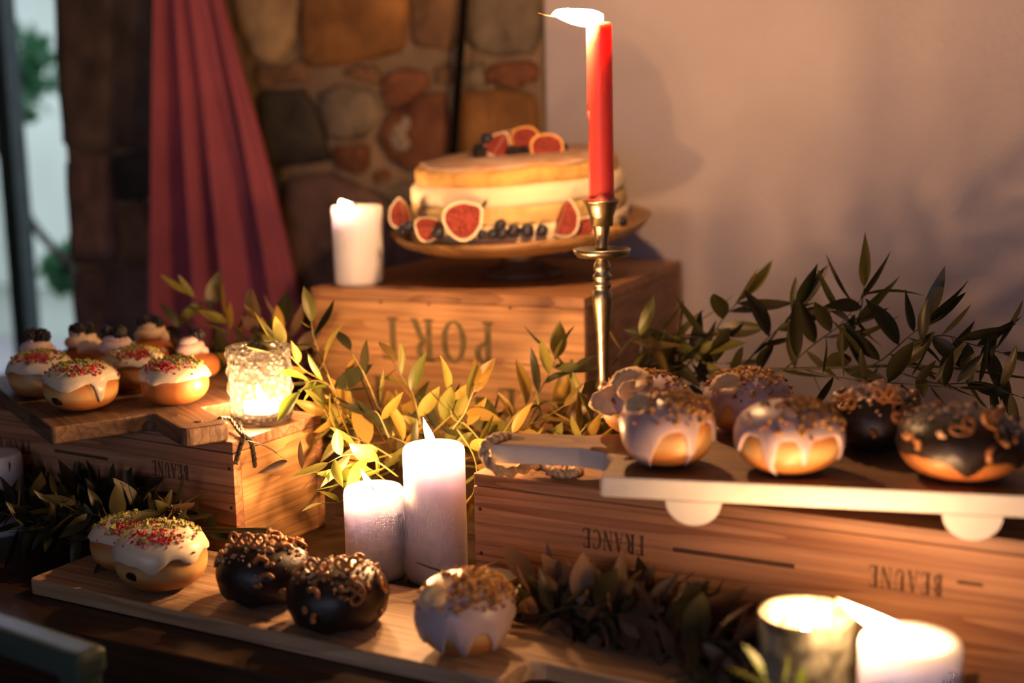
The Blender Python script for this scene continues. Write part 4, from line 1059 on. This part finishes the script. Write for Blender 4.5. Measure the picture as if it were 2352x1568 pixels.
glazed('glazed crumble doughnut behind the dripping one on the white edged board', place(1715, 990, bze), 0.0430, 0.060, 11.9, 0.1, ((FRONT - 0.3, 0.13, 0.9), (FRONT + 0.3, 0.16, 0.5), (FRONT - 1.0, 0.2, 0.5)), ((0.75, FRONT - 0.7, 0.016, (0.7, -0.2, 0.0)),), 8)
glazed('glossy orange doughnut with two long glaze drips front centre of the white edged board', place(1810, 1080, bze), 0.0480, 0.062, 12.7, 0.22, ((FRONT - 0.55, 0.10, 1.5), (FRONT + 0.10, 0.09, 0.75), (FRONT + 1.15, 0.18, 0.8), (FRONT - 1.4, 0.2, 0.5)), (), 9, 1.3, 0.6)

# ------------------------------------------------------------------ cake on its stand
MT['sponge'] = plain('sponge', (0.62, 0.36, 0.11), 0.9, 0.25, 40, 0.9, 90)
MT['sponge_g'] = plain('sponge_pale', (0.60, 0.43, 0.18), 0.9, 0.2, 40, 0.9, 90)
MT['crust'] = plain('sugared_crust', (0.50, 0.27, 0.13), 0.9, 0.2, 14, 0.6, 80, col2=(0.70, 0.50, 0.42))
MT['cream'] = plain('buttercream', (0.84, 0.70, 0.50), 0.6, 0.04, 20, 0.35, 40, sss=0.2, sssr=(0.008, 0.006, 0.004))
MT['figskin'] = plain('fig_skin', (0.10, 0.035, 0.05), 0.4, 0.4, 30, col2=(0.26, 0.26, 0.06))
MT['figskin_g'] = plain('fig_skin_green', (0.40, 0.42, 0.10), 0.4, 0.2, 30)
MT['pith'] = plain('fig_pith', (0.80, 0.68, 0.48), 0.5, 0.08, 60)
MT['figflesh'] = plain('fig_flesh', (0.22, 0.012, 0.012), 0.28, 0.4, 260, 0.9, 300, col2=(0.46, 0.07, 0.04))
MT['orangerind'] = plain('fig_rind_orange', (0.80, 0.36, 0.06), 0.5, 0.1, 60)
MT['blueb'] = plain('blueberry', (0.018, 0.020, 0.035), 0.4, 0.35, 60)
SB = onz(1200, 634, HC); SB.z = T + HC
st = empty('cake_stand', 'wide wooden pedestal cake stand on the PORT crate', 'cake stand', SB)
TILT = Matrix.Rotation(math.radians(-3.2), 3, 'Y') @ Matrix.Rotation(math.radians(3.5), 3, 'X')
km = mpp(SB.y)
v, f = lathe([(0.060, 0), (0.063, 0.004), (0.058, 0.010), (0.040, 0.017), (0.032, 0.024), (0.034, 0.046), (0.045, 0.057)], 36); mesh('pedestal', v, f, MT['board_d'], st)
RP = 0.203
ZP = 0.054
pp = [(0.02, 0.0), (0.12, 0.001), (0.165, 0.006), (0.19, 0.016), (RP, 0.031), (RP - 0.003, 0.0325), (RP - 0.011, 0.027), (0.17, 0.016), (0.15, 0.0135), (0.01, 0.0135)]
v, f = lathe(pp, 72, True, True, lambda a, z: 0.006 * math.sin(2 * a + 1)); mesh('plate', rotv(v, TILT, (0, 0, ZP)), f, MT['stand'], st)
def cpos(x, y, z): return SB + TILT @ Vector((x, y, z)) + Vector((0, 0, ZP))
ck = empty('layer_cake', 'naked layer cake with cream and figs on the wooden stand', 'cake', SB + Vector((0, 0, ZP)) + TILT @ Vector((0, 0, 0.0137)))
ck.rotation_euler = TILT.to_euler(); ck.scale = (1, 1, 0.90)
def layer(name, z0, z1, r0, r1, mat, sd, round_=0.006, top=True, amp=0.02):
    prof = []; n = 7
    for i in range(n + 1):
        t = i / n; r = r0 + (r1 - r0) * t
        if t < 0.25: r -= round_ * (1 - t / 0.25) ** 2 * 0.7
        if t > 0.7: r -= round_ * ((t - 0.7) / 0.3) ** 2
        prof.append((r, z0 + (z1 - z0) * t))
    prof += [(prof[-1][0] * 0.8, z1 + (0.003 if top else 0)), (prof[-1][0] * 0.4, z1 + (0.004 if top else 0)), (0.003, z1 + (0.004 if top else 0))]
    n = 96; v = []; f = []
    for (r, z) in prof:
        for k in range(n):
            a = 2 * PI * k / n
            w = amp * mnoise.noise(Vector((math.cos(a) * 3, math.sin(a) * 3, z * 60 + sd))) + amp * 0.5 * mnoise.noise(Vector((math.cos(a) * 11, math.sin(a) * 11, z * 150 + sd)))
            dz = 0.004 * mnoise.noise(Vector((math.cos(a) * 2.2, math.sin(a) * 2.2, sd * 5))) * (1 if 0.004 < z else 0)
            rr = r * (1 + w * 0.8)
            v.append(Vector((rr * math.cos(a), rr * math.sin(a), z + dz)))
    for i in range(len(prof) - 1):
        for k in range(n): f.append((i * n + k, i * n + (k + 1) % n, (i + 1) * n + (k + 1) % n, (i + 1) * n + k))
    f.append(tuple(reversed(range(n)))); f.append(tuple(range((len(prof) - 1) * n, len(prof) * n)))
    return mesh(name, v, f, mat, ck)
layer('sponge_base', 0.0, 0.018, 0.172, 0.172, MT['sponge'], 1.0)
layer('cream_filling', 0.014, 0.044, 0.171, 0.170, MT['cream'], 2.0, amp=0.012)
layer('sponge_layer', 0.041, 0.074, 0.169, 0.166, MT['sponge_g'], 3.0)
layer('cream_filling', 0.069, 0.106, 0.168, 0.163, MT['cream'], 4.0, 0.010, amp=0.012)
layer('sponge_top', 0.101, 0.132, 0.158, 0.156, MT['sponge'], 5.0, 0.012)
v, f = lathe([(0.148, 0.1295), (0.146, 0.1345), (0.11, 0.1375), (0.05, 0.1385), (0.002, 0.1385)], 64, False, True, lambda a, z: 0.02 * math.sin(5 * a) + 0.012 * math.sin(11 * a)); mesh('sugar_dusting', v, f, MT['crust'], ck)

def fig_outline(n=22):
    P = []
    for i in range(n + 1):
        t = PI * i / n                       # 0 = stem end
        x = math.cos(t); r = math.sin(t) ** 0.9 * (1.0 - 0.22 * x) if 0 < i < n else 0.0
        if x > 0.55: r *= 1 - 0.55 * ((x - 0.55) / 0.45) ** 0.8 * 0.6
        P.append((x * (1.18 if x > 0 else 0.98), r))
    return P
def fig(label, pos, s, facing, spin, skin='figskin', rind='pith', span=PI, group=None):
    """half (or wedge) of a fig: axis along local x, cut face towards 'facing'"""
    e = empty('fig_piece', label, 'fig', pos, 0, group)
    z = Vector(facing).normalized(); q = z.to_track_quat('Z', 'Y') @ Quaternion((0, 0, 1), spin)
    e.rotation_mode = 'QUATERNION'; e.rotation_quaternion = q
    P = fig_outline(); n = len(P); m = 14; v = []; f = []
    if span >= PI * 0.99:
        for j in range(m + 1):
            a = PI + PI * j / m
            for (x, r) in P: v.append((x * s, r * s * math.cos(a), r * s * math.sin(a) * 0.95))
        for j in range(m):
            for i in range(n - 1): f.append((j * n + i, j * n + i + 1, (j + 1) * n + i + 1, (j + 1) * n + i))
        mesh('skin', v, f, MT[skin], e)
        def face(sc, zz, name, mat, dome=0.0):
            out = [(x * sc * s + (1 - sc) * -0.06 * s, r * sc * s) for (x, r) in P] + [(x * sc * s + (1 - sc) * -0.06 * s, -r * sc * s) for (x, r) in reversed(P[1:-1])]
            v = [Vector((x, y, zz)) for x, y in out]; k = len(v); f = []
            for rr in (0.7, 0.4):
                for x, y in out: v.append(Vector((x * rr, y * rr, zz + dome * (1 - rr * rr) + 0.04 * s * (mnoise.noise(Vector((x, y, 0)) * 300) if dome else 0))))
            v.append(Vector((0, 0, zz + dome)))
            for g in range(2):
                for i in range(k): f.append((g * k + i, g * k + (i + 1) % k, (g + 1) * k + (i + 1) % k, (g + 1) * k + i))
            for i in range(k): f.append((2 * k + i, 2 * k + (i + 1) % k, 3 * k))
            f = [tuple(reversed(q_)) for q_ in f]
            mesh(name, v, f, MT[mat], e)
        face(1.0, 0.0, 'pith', rind); face(0.86, 0.0006, 'flesh', 'figflesh', 0.05 * s)
        pts = [Vector((1.12 * s, 0, -0.05 * s)), Vector((1.35 * s, 0.03 * s, -0.08 * s)), Vector((1.5 * s, 0.1 * s, -0.1 * s))]
        if s > 0.022: v, f = tube(pts, 0.09 * s, 6); mesh('stalk', v, f, MT['stem_dark'], e)
    else:                                    # wedge: skin arc and two cut faces
        for j in range(m + 1):
            a = -PI / 2 - span / 2 + span * j / m
            for (x, r) in P: v.append((x * s, r * s * math.cos(a), r * s * math.sin(a)))
        for j in range(m):
            for i in range(n - 1): f.append((j * n + i, j * n + i + 1, (j + 1) * n + i + 1, (j + 1) * n + i))
        mesh('skin', v, f, MT[skin], e)
        for sg in (-1, 1):
            a = -PI / 2 + sg * span / 2; d = Vector((0, math.cos(a), math.sin(a))); nn = Vector((0, -sg * math.sin(a), sg * math.cos(a)))
            for (sc, off, nm, mt) in ((1.0, 0.0, 'pith', rind), (0.87, 0.0006, 'flesh', 'figflesh')):
                v = [Vector((x * sc * s, 0, 0)) + d * (r * sc * s) + nn * off for (x, r) in P]
                mesh(nm, v, [tuple(range(n))], MT[mt], e, False)
    return e
def pxat(px, py, dy): return at(px, py, SB.y + dy)
FC = Vector((0.1, -1, 0.12))
fig('large halved fig leaning on the cake front, cut face forward, stalk to the right', pxat(1064, 505, -0.182), 0.0285, FC + Vector((-0.1, 0, 0.1)), 0.6)
fig('fig wedge with green skin standing at the right of the cake front', pxat(1290, 502, -0.178), 0.027, Vector((-0.5, -0.8, 0.2)), 1.3, 'figskin_g', 'pith', PI * 0.55)
fig('pale green fig wedge standing at the far left of the cake', pxat(926, 492, -0.09), 0.0225, Vector((0.5, -0.8, 0.1)), 1.75, 'figskin_g', 'pith', PI * 0.6)
fig('glistening fig wedge lying low at the left front of the cake', pxat(985, 522, -0.165), 0.021, Vector((0.2, -0.8, 0.5)), 0.1, 'figskin', 'pith', PI * 0.8)
fig('dark fig piece tucked behind the candlestick on the plate', pxat(1340, 518, -0.165), 0.019, Vector((-0.3, -0.8, 0.5)), 0.4, 'figskin', 'pith', PI * 0.7)
fig('fig wedge with a white rim at the left of the topping', pxat(1145, 334, -0.02), 0.021, Vector((0.1, -1, 0.25)), 1.0, 'figskin', 'pith', PI * 0.75)
fig('upright halved fig in the middle at the back of the topping', pxat(1206, 322, 0.0), 0.022, Vector((-0.15, -1, 0.1)), -1.5, 'figskin', 'orangerind')
fig('halved fig with a bright orange rim at the right of the topping', pxat(1256, 344, -0.03), 0.0255, Vector((0.08, -1, 0.12)), -1.6, 'figskin', 'orangerind')
fig('small dark fig piece at the back of the topping', pxat(1172, 318, 0.03), 0.017, Vector((-0.3, -1, 0.2)), 0.6, 'figskin', 'pith', PI * 0.7)
def blueb_mesh(r):
    v, f = sphere((0, 0, 0), r, 14, 10, (1, 1, 0.88)); mb = MB().add(v, f)
    pts = [Vector((r * 0.36 * math.cos(a), r * 0.36 * math.sin(a), r * (0.86 + 0.06 * math.sin(5 * a)))) for a in [2 * PI * i / 20 for i in range(21)]]
    v, f = tube(pts, r * 0.09, 5, False); mb.add(v, f)
    o = mb.build('blueberry', MT['blueb']); me = o.data; bpy.data.objects.remove(o); return me
BB = blueb_mesh(0.0088); rb = random.Random(3)
for (px, py, dy, sc, lab) in ((1107, 538, -0.178, 0.85, 'leftmost small blueberry of the row below the cake front'), (1131, 537, -0.176, 0.9, 'blueberry second from left in the row below the cake front'), (1150, 517, -0.172, 1.0, 'blueberry sitting on top of the row below the cake front'),
                              (1153, 536, -0.180, 1.0, 'blueberry in the row under the raised one at the cake front'), (1180, 531, -0.178, 1.15, 'large blueberry in the middle of the row at the cake front'), (1211, 530, -0.176, 1.2, 'largest blueberry at the right end of the row at the cake front'),
                              (1245, 529, -0.178, 1.05, 'single blueberry just left of the green skinned fig wedge'), (925, 528, -0.12, 1.0, 'blueberry at the far left rim of the wooden plate'), (938, 520, -0.13, 1.05, 'blueberry behind the far left one on the plate'),
                              (1006, 534, -0.184, 1.1, 'blueberry between the low fig wedge and the large halved fig'), (1430, 508, -0.08, 1.0, 'lone blueberry on the right rim of the plate'),
                              (1118, 319, -0.01, 1.15, 'blueberry on top at the left of the topping'), (1293, 338, 0.0, 0.95, 'blueberry on top at the right of the topping'), (1326, 522, -0.16, 1.0, 'blueberry right of the green skinned fig wedge')):
    o = obj('blueberry', BB); o.location = pxat(px, py, dy); o.scale = (sc,) * 3; o.rotation_euler = (rb.uniform(-1, 1), rb.uniform(-1, 1), rb.uniform(0, 6)); tag(o, lab, 'blueberry', 'blueberries on the cake and plate')
for (px, py, dy, lab) in ((1102, 348, -0.02, 'blackberry at the left end of the cake topping'), (1178, 352, -0.02, 'blackberry between the figs of the topping'), (1204, 352, -0.015, 'blackberry under the upright halved fig of the topping')):
    o = obj('blackberry', BERRY); o.location = pxat(px, py, dy); o.scale = (1.15,) * 3; tag(o, lab, 'blackberry', 'blackberries on the cake')

# ------------------------------------------------------------------ foliage: every sprig is a thing, every leaf a part of it
def leaf_mesh(kind, mat):
    """blade of unit length along +x, folded along the midrib and curled"""
    wd = (0.42, 0.34, 0.45, 0.30, 0.38, 0.24)[kind]; curl = (0.25, -0.35, 0.15, 0.5, -0.15, 0.3)[kind]; fold = (0.10, 0.16, 0.06, 0.2, 0.28, 0.1)[kind]; tw = (0.2, -0.3, 0.1, 0.5, -0.6, 0.25)[kind]
    v = []; f = []; n = 9
    for i in range(n + 1):
        t = i / n
        w = wd * 0.5 * (math.sin(PI * t ** 0.80) ** 0.9 if 0 < t < 1 else 0.0)
        zc = curl * (t * t - t * 0.35) * 0.6; a = tw * t
        for s in (-1, -0.5, 0, 0.5, 1):
            y = s * w; z = abs(s) * fold * w * 1.6
            v.append((t, y * math.cos(a) - z * math.sin(a), zc + y * math.sin(a) + z * math.cos(a)))
    for i in range(n):
        for j in range(4): f.append((i * 5 + j, i * 5 + j + 1, (i + 1) * 5 + j + 1, (i + 1) * 5 + j))
    o = mesh('leaf', v, f, mat); me = o.data; bpy.data.objects.remove(o); return me
LEAF = {k: [leaf_mesh(i, MT[k]) for i in range(6)] for k in ('leaf', 'leaf_gold', 'leaf_green', 'leaf_shaded', 'leaf_dry')}
CRATES = [(Matrix.Translation(c.location) @ Matrix.Rotation(c.rotation_euler.z, 4, 'Z'), dim) for c, dim in ((cA, (AL, AD, HA)), (cB, (BL, BD, HA)), (cC, (CL, CD, HC)))]
CRATES = [(m, m.inverted(), dim) for m, dim in CRATES]
def clear(p, mg=0.004):                  # a point pushed out of the crates through the nearest face
    for m, mi, (L, D, H) in CRATES:
        q = mi @ p
        if -mg < q.x < L + mg and -mg < q.y < D + mg and q.z < H + mg:
            opts = [(q.x + mg, 0, -mg), (L + mg - q.x, 0, L + mg), (q.y + mg, 1, -mg), (D + mg - q.y, 1, D + mg), (H + mg - q.z, 2, H + mg)]
            o = min(opts); q[o[1]] = o[2]; p = m @ q
    if p.z < T + 0.004 and p.y < 2.6: p = Vector((p.x, p.y, T + 0.004))
    return p
def addleaf(e, p, d, up, size, mats, rd, kind=None):
    d = d.normalized(); w0 = e.location + p
    for _ in range(3):
        tip = w0 + d * size; mid = w0 + d * size * 0.5
        t2 = clear(tip, 0.006); m2_ = clear(mid, 0.006)
        if (t2 - tip).length < 1e-5 and (m2_ - mid).length < 1e-5: break
        d = ((t2 - w0) + (m2_ - w0) * 1.2).normalized()
    d = d.normalized(); q = d.to_track_quat('X', 'Z')
    o = obj('leaf', LEAF[rd.choice(mats)][rd.randrange(6) if kind is None else kind], None, e)
    o.rotation_mode = 'QUATERNION'; o.rotation_quaternion = q @ Quaternion((1, 0, 0), up); o.scale = (size,) * 3; o.location = p
    return o
def sprig(label, pts, n, size, mats, seed, rad=0.0012, stem='stem', spread=0.9, up=0.25, start=0.1, group='leafy sprigs of the table garland', terminal=True, kinds=(0, 1, 2, 3, 4, 5)):
    """stem through the world points pts; leaves alternate along it"""
    rd = random.Random(seed); pts = [clear(Vector(p), 0.008) for p in pts]; base = Vector(pts[0])
    e = empty('leafy_sprig', label, 'foliage', base, 0, group)
    P = catmull([Vector(p) - base for p in pts], 7)
    v, f = tube(P, lambda t: rad * (1 - 0.55 * t), 6); mesh('stem', v, f, MT[stem], e)
    m = len(P)
    for i in range(n):
        t = start + (0.97 - start) * (i + 0.5) / n; k = min(m - 2, int(t * (m - 1))); p = P[k].lerp(P[k + 1], t * (m - 1) - k)
        d = (P[k + 1] - P[k]).normalized(); sd = d.cross(Vector((rd.uniform(-.5, .5), -1, rd.uniform(-.3, .3))))
        if sd.length < 0.1: sd = d.cross(Vector((0, 0, 1)))
        sd.normalize(); s = 1 if i % 2 else -1
        out = d * rd.uniform(0.25, 0.9) + sd * s * spread * rd.uniform(0.6, 1.3) + Vector((0, 0, up * rd.uniform(-0.6, 1.6))) + Vector((rd.uniform(-.6, .6), rd.uniform(-.7, .4), rd.uniform(-.4, .3)))
        addleaf(e, p, out, rd.uniform(-1.2, 1.2), size * rd.uniform(0.72, 1.15), mats, rd, rd.choice(kinds))
    if terminal: addleaf(e, P[-1], P[-1] - P[-3] if m > 3 else P[-1] - P[0], rd.uniform(-.6, .6), size, mats, rd, rd.choice(kinds))
    return e
def S(label, path, n, size, mats, seed, **kw):          # path: (px, py, Y)
    return sprig(label, [at(*p) for p in path], n, size, mats, seed, **kw)
G = ['leaf_gold', 'leaf', 'leaf_gold']; GR = ['leaf_green', 'leaf', 'leaf_green']; DK = ['leaf_shaded']; MX = ['leaf', 'leaf_gold', 'leaf_shaded']; DR = ['leaf_dry', 'leaf_dry', 'leaf_dry', 'leaf_shaded']
# sprigs lit by the middle candles
S('golden sprig with a large upright leaf left of the PORT lettering', [(985, 1010, 1.66), (965, 965, 1.68), (948, 905, 1.70), (925, 868, 1.72), (905, 835, 1.74)], 7, 0.047, G, 1)
S('golden sprig with paired leaves above the tall candle', [(1150, 1080, 1.62), (1105, 1015, 1.64), (1070, 975, 1.66), (1040, 958, 1.68), (1030, 900, 1.68)], 8, 0.050, G, 2)
S('short golden sprig with rounded leaves right of the tall candle', [(1040, 985, 1.66), (1066, 950, 1.66), (1085, 905, 1.66), (1100, 880, 1.67)], 5, 0.046, G, 3)
S('sprig with broad upright leaves at the right below the crate corner', [(1150, 1005, 1.68), (1190, 945, 1.70), (1225, 920, 1.72), (1255, 870, 1.74), (1275, 830, 1.75)], 8, 0.055, MX, 4)
S('golden sprig reaching right towards the candlestick', [(1140, 1010, 1.64), (1200, 985, 1.66), (1240, 965, 1.68), (1300, 930, 1.70), (1345, 905, 1.72)], 9, 0.046, ['leaf_gold', 'leaf', 'leaf'], 5)
S('bare curving golden stem left of the tall candle with few leaves', [(905, 1000, 1.66), (880, 960, 1.68), (855, 900, 1.70), (830, 845, 1.72), (805, 805, 1.74)], 5, 0.045, MX, 6, rad=0.0018)
S('sprig with hanging olive leaves between votive and short candle', [(900, 1050, 1.62), (850, 1020, 1.63), (800, 1000, 1.64), (770, 985, 1.65), (745, 940, 1.66)], 8, 0.052, G, 7)
S('bright green sprig reaching left across the crate end', [(915, 1095, 1.58), (870, 1062, 1.56), (830, 1045, 1.55), (790, 1045, 1.54), (755, 1062, 1.53)], 7, 0.052, GR, 8)
S('bright green sprig behind the short candle', [(910, 1130, 1.60), (875, 1095, 1.58), (840, 1075, 1.57), (810, 1100, 1.56), (785, 1110, 1.55)], 7, 0.048, GR, 9)
S('thin green tendril hanging left of the short candle', [(850, 1110, 1.56), (810, 1125, 1.55), (785, 1150, 1.54), (760, 1155, 1.53)], 2, 0.040, GR, 10, rad=0.0008)
S('yellow green sprig springing up behind the glowing votive', [(770, 895, 1.72), (735, 870, 1.72), (700, 850, 1.71), (665, 815, 1.71), (640, 790, 1.71)], 6, 0.050, ['leaf', 'leaf_shaded', 'leaf_gold'], 11)
S('green sprig leaning on the right side of the votive', [(775, 905, 1.68), (745, 880, 1.67), (715, 875, 1.66), (690, 900, 1.65)], 5, 0.046, GR, 12)
S('golden sprig hanging by the crate edge above the votive', [(790, 960, 1.70), (770, 900, 1.71), (745, 840, 1.72), (722, 780, 1.73), (715, 740, 1.74)], 7, 0.052, ['leaf', 'leaf_shaded'], 13)
S('sprig lying along the foot of the PORT crate', [(800, 1030, 1.74), (880, 1015, 1.75), (960, 1000, 1.76), (1040, 990, 1.76), (1120, 990, 1.76)], 12, 0.046, G, 14)
S('sprig lying behind the right crate towards the candlestick', [(1090, 1030, 1.72), (1170, 1010, 1.73), (1250, 990, 1.74), (1330, 980, 1.76), (1390, 960, 1.78)], 12, 0.046, MX, 15)
S('drooping golden sprig between the tall candle and the right crate', [(1050, 985, 1.64), (1085, 1040, 1.60), (1095, 1090, 1.57), (1082, 1150, 1.55)], 6, 0.044, G, 16, start=0.2)
S('brown sprig rising before the crate left of the candlestick', [(1290, 960, 1.72), (1320, 900, 1.74), (1310, 850, 1.76), (1265, 810, 1.78)], 6, 0.055, ['leaf_shaded', 'leaf'], 17)
S('tangled sprig low behind the candles', [(870, 1050, 1.64), (930, 1040, 1.66), (1000, 1060, 1.66), (1060, 1070, 1.65)], 10, 0.046, G, 18)
S('olive sprig between the left crate and the candles', [(740, 1010, 1.74), (790, 1060, 1.68), (830, 1090, 1.64), (880, 1120, 1.62)], 8, 0.046, ['leaf', 'leaf_shaded'], 19)
rg = random.Random(50)
for i in range(30):                       # the rest of the heap between the crates
    x = rg.uniform(770, 1340); y = rg.uniform(960, 1080); Y = rg.uniform(1.64, 1.80); dx = rg.uniform(-90, 90)
    S('sprig in the candlelit heap ' + ('left of the short candle' if x < 880 else 'right behind the two lit pillar candles' if x < 1075 else 'between the tall candle and the candlestick'), [(x, y + 40, Y), (x + dx * .5, y + rg.uniform(-20, 10), Y), (x + dx, y - rg.uniform(10, 40), Y + 0.02)], 6, 0.048, MX if i % 2 else G, 60 + i)
# crossing twig shadow casters on the left crate's end
S('brown twig hanging before the lit end of the left crate', [(760, 1080, 1.57), (715, 1085, 1.56), (680, 1070, 1.555), (640, 1045, 1.55)], 3, 0.040, ['leaf_dry'], 20, rad=0.0009)
# behind the left crate, before the curtain
for i, (lab, pth, n, sz, mt) in enumerate((
    ('dark sprig standing before the curtain foot with a golden tip', [(560, 860, 1.90), (545, 810, 1.92), (530, 770, 1.93), (520, 730, 1.93)], 7, 0.052, MX),
    ('brown sprig arching high in front of the curtain', [(600, 850, 1.95), (560, 780, 1.97), (500, 720, 1.99), (430, 675, 2.0)], 10, 0.050, ['leaf_shaded', 'leaf_dry', 'leaf']),
    ('dark sprig leaning left over the blackberry doughnuts', [(560, 850, 1.93), (500, 810, 1.94), (440, 770, 1.95), (385, 745, 1.96)], 11, 0.050, DK),
    ('dark sprig low behind the row of doughnuts', [(590, 860, 1.90), (520, 840, 1.91), (450, 815, 1.92), (390, 800, 1.92)], 11, 0.048, DK),
    ('dark brown sprig between curtain and PORT crate', [(690, 880, 1.90), (690, 830, 1.92), (670, 780, 1.94), (640, 740, 1.96)], 8, 0.055, ['leaf_shaded', 'leaf_dry']),
    ('golden sprig right of the curtain foot', [(640, 840, 1.86), (650, 800, 1.86), (640, 770, 1.87), (612, 748, 1.88)], 6, 0.046, MX),
    ('shaded sprig behind the votive', [(560, 850, 1.84), (590, 820, 1.86), (600, 780, 1.88), (590, 735, 1.9)], 8, 0.050, ['leaf_shaded', 'leaf_dry'])) ):
    S(lab, pth, n, sz, mt, 200 + i, stem='stem_dark')
# long branch along the plaster wall at the right
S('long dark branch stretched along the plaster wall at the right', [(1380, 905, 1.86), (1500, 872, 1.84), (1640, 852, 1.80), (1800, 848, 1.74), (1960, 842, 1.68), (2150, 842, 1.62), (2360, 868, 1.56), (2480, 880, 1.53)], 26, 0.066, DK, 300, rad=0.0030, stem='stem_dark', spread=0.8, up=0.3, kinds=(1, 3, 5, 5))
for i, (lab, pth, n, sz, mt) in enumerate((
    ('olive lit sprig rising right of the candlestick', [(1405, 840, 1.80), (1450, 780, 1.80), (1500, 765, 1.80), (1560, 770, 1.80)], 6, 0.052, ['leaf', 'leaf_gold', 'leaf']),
    ('olive sprig with curled tip rising against the wall', [(1560, 860, 1.80), (1620, 790, 1.80), (1670, 720, 1.80), (1700, 690, 1.80)], 8, 0.055, ['leaf', 'leaf_shaded']),
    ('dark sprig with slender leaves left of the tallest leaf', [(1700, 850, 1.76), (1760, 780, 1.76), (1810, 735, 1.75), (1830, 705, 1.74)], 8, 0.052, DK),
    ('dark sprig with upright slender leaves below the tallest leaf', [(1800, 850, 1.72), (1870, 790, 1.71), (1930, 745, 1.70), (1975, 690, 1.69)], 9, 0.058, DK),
    ('dark sprig carrying the tallest pair of leaves', [(1900, 850, 1.70), (1950, 780, 1.69), (1975, 720, 1.68), (1985, 660, 1.67)], 6, 0.056, ['leaf_shaded', 'leaf_shaded', 'leaf']),
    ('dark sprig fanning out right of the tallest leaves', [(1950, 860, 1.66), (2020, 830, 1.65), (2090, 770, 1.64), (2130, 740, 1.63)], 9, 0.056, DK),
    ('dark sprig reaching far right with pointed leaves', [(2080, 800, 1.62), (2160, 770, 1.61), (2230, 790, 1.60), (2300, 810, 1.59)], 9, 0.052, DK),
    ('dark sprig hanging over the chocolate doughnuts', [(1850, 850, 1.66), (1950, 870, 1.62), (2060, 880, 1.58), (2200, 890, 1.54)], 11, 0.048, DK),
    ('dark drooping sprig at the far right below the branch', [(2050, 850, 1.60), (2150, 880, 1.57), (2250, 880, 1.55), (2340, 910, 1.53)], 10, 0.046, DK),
    ('dark olive sprig behind the flaked doughnut', [(1420, 880, 1.80), (1500, 840, 1.80), (1580, 830, 1.80), (1660, 835, 1.80)], 11, 0.050, ['leaf_shaded', 'leaf']),
    ('shaded sprig low behind the white edged board', [(1400, 900, 1.80), (1480, 880, 1.80), (1560, 885, 1.80), (1640, 880, 1.80)], 10, 0.048, ['leaf_shaded']),
    ('shaded olive sprig beside the crate corner at the right', [(1530, 870, 1.84), (1560, 820, 1.84), (1540, 780, 1.84), (1600, 740, 1.84)], 8, 0.052, ['leaf_shaded', 'leaf'])) ):
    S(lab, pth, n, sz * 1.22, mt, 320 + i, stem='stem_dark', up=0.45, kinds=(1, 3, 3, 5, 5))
# heap in the shade in front of the left crate, with one thick cut stem
e = S('thick cut green stem lying in front of the left crate', [(620, 1218, 1.47), (540, 1218, 1.50), (460, 1215, 1.53), (380, 1205, 1.56), (280, 1175, 1.60)], 6, 0.045, DK, 400, rad=0.0040, stem='stem_dark', start=0.4)
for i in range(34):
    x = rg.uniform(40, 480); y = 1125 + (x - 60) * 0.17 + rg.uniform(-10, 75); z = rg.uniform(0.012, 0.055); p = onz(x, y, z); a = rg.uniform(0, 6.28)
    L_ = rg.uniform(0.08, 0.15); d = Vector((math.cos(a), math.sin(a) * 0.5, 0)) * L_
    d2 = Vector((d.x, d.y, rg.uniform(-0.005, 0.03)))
    sprig('shaded sprig in the dark heap ' + ('beside the candle at the left edge' if x < 170 else 'below the printed bar of the left crate' if x < 320 else 'behind the iced doughnuts of the pale board'), [p, p + d2 * .5 + Vector((0, 0, .008)), p + d2], 9, 0.046, ['leaf_shaded', 'leaf_dry'] if i % 7 == 0 else DK, 420 + i, stem='stem_dark', group='dark heap before the left crate')
# dry heap in front of the right crate
for i in range(46):
    t = (i + rg.random()) / 46; q = BC.lerp(BC + Vector((math.cos(BR), math.sin(BR), 0)) * (0.36 if i % 9 else 0.60), 0.19 + 0.81 * t); late = (t * (0.36 if i % 9 else 0.60)) > 0.26
    p = Vector((q.x, q.y, T)) + Vector((-math.sin(BR), math.cos(BR), 0)) * -(dist := rg.uniform(0.040, 0.085 if (0.19 + 0.81 * t) * 0.36 < 0.25 else 0.15)) + Vector((0, 0, rg.uniform(0.010, 0.014 if late else 0.035)))
    a = rg.uniform(-0.35, 0.35) + (PI if rg.random() < .5 and t > 0.3 and dist < 0.08 else 0) + BR; L_ = rg.uniform(0.07, 0.13); d = Vector((math.cos(a) * L_, math.sin(a) * L_, rg.uniform(0.0, 0.006 if late else 0.035)))
    uu = (q - BC).length; sprig('dry brownish sprig ' + ('right behind the lilac crumble doughnut' if uu < 0.13 else 'below the FRANCE lettering of the right crate' if uu < 0.22 else 'below the printed bar of the right crate' if uu < 0.34 else 'beyond the votive at the bottom right'), [p, p + d * .5 + Vector((0, 0, .01)), p + d], 9, 0.050, DR, 480 + i, stem='stem_dark', group='dry heap before the right crate', up=0.08 if late else 0.3)
S('small bright green sprig in front of the mercury glass votive', [(1860, 1640, 1.02), (1830, 1600, 1.02), (1790, 1575, 1.02), (1745, 1560, 1.02)], 6, 0.030, GR, 520)
S('cut brown twig end in front of the tall candle', [(1060, 1335, 1.40), (1025, 1315, 1.40), (990, 1303, 1.40), (957, 1291, 1.40)], 0, 0.03, DR, 521, rad=0.0022, stem='stem_dark', terminal=False)
S('cut pale twig end right of the tall candle', [(1085, 1320, 1.36), (1110, 1303, 1.36), (1150, 1287, 1.36)], 0, 0.03, DR, 522, rad=0.0018, terminal=False)
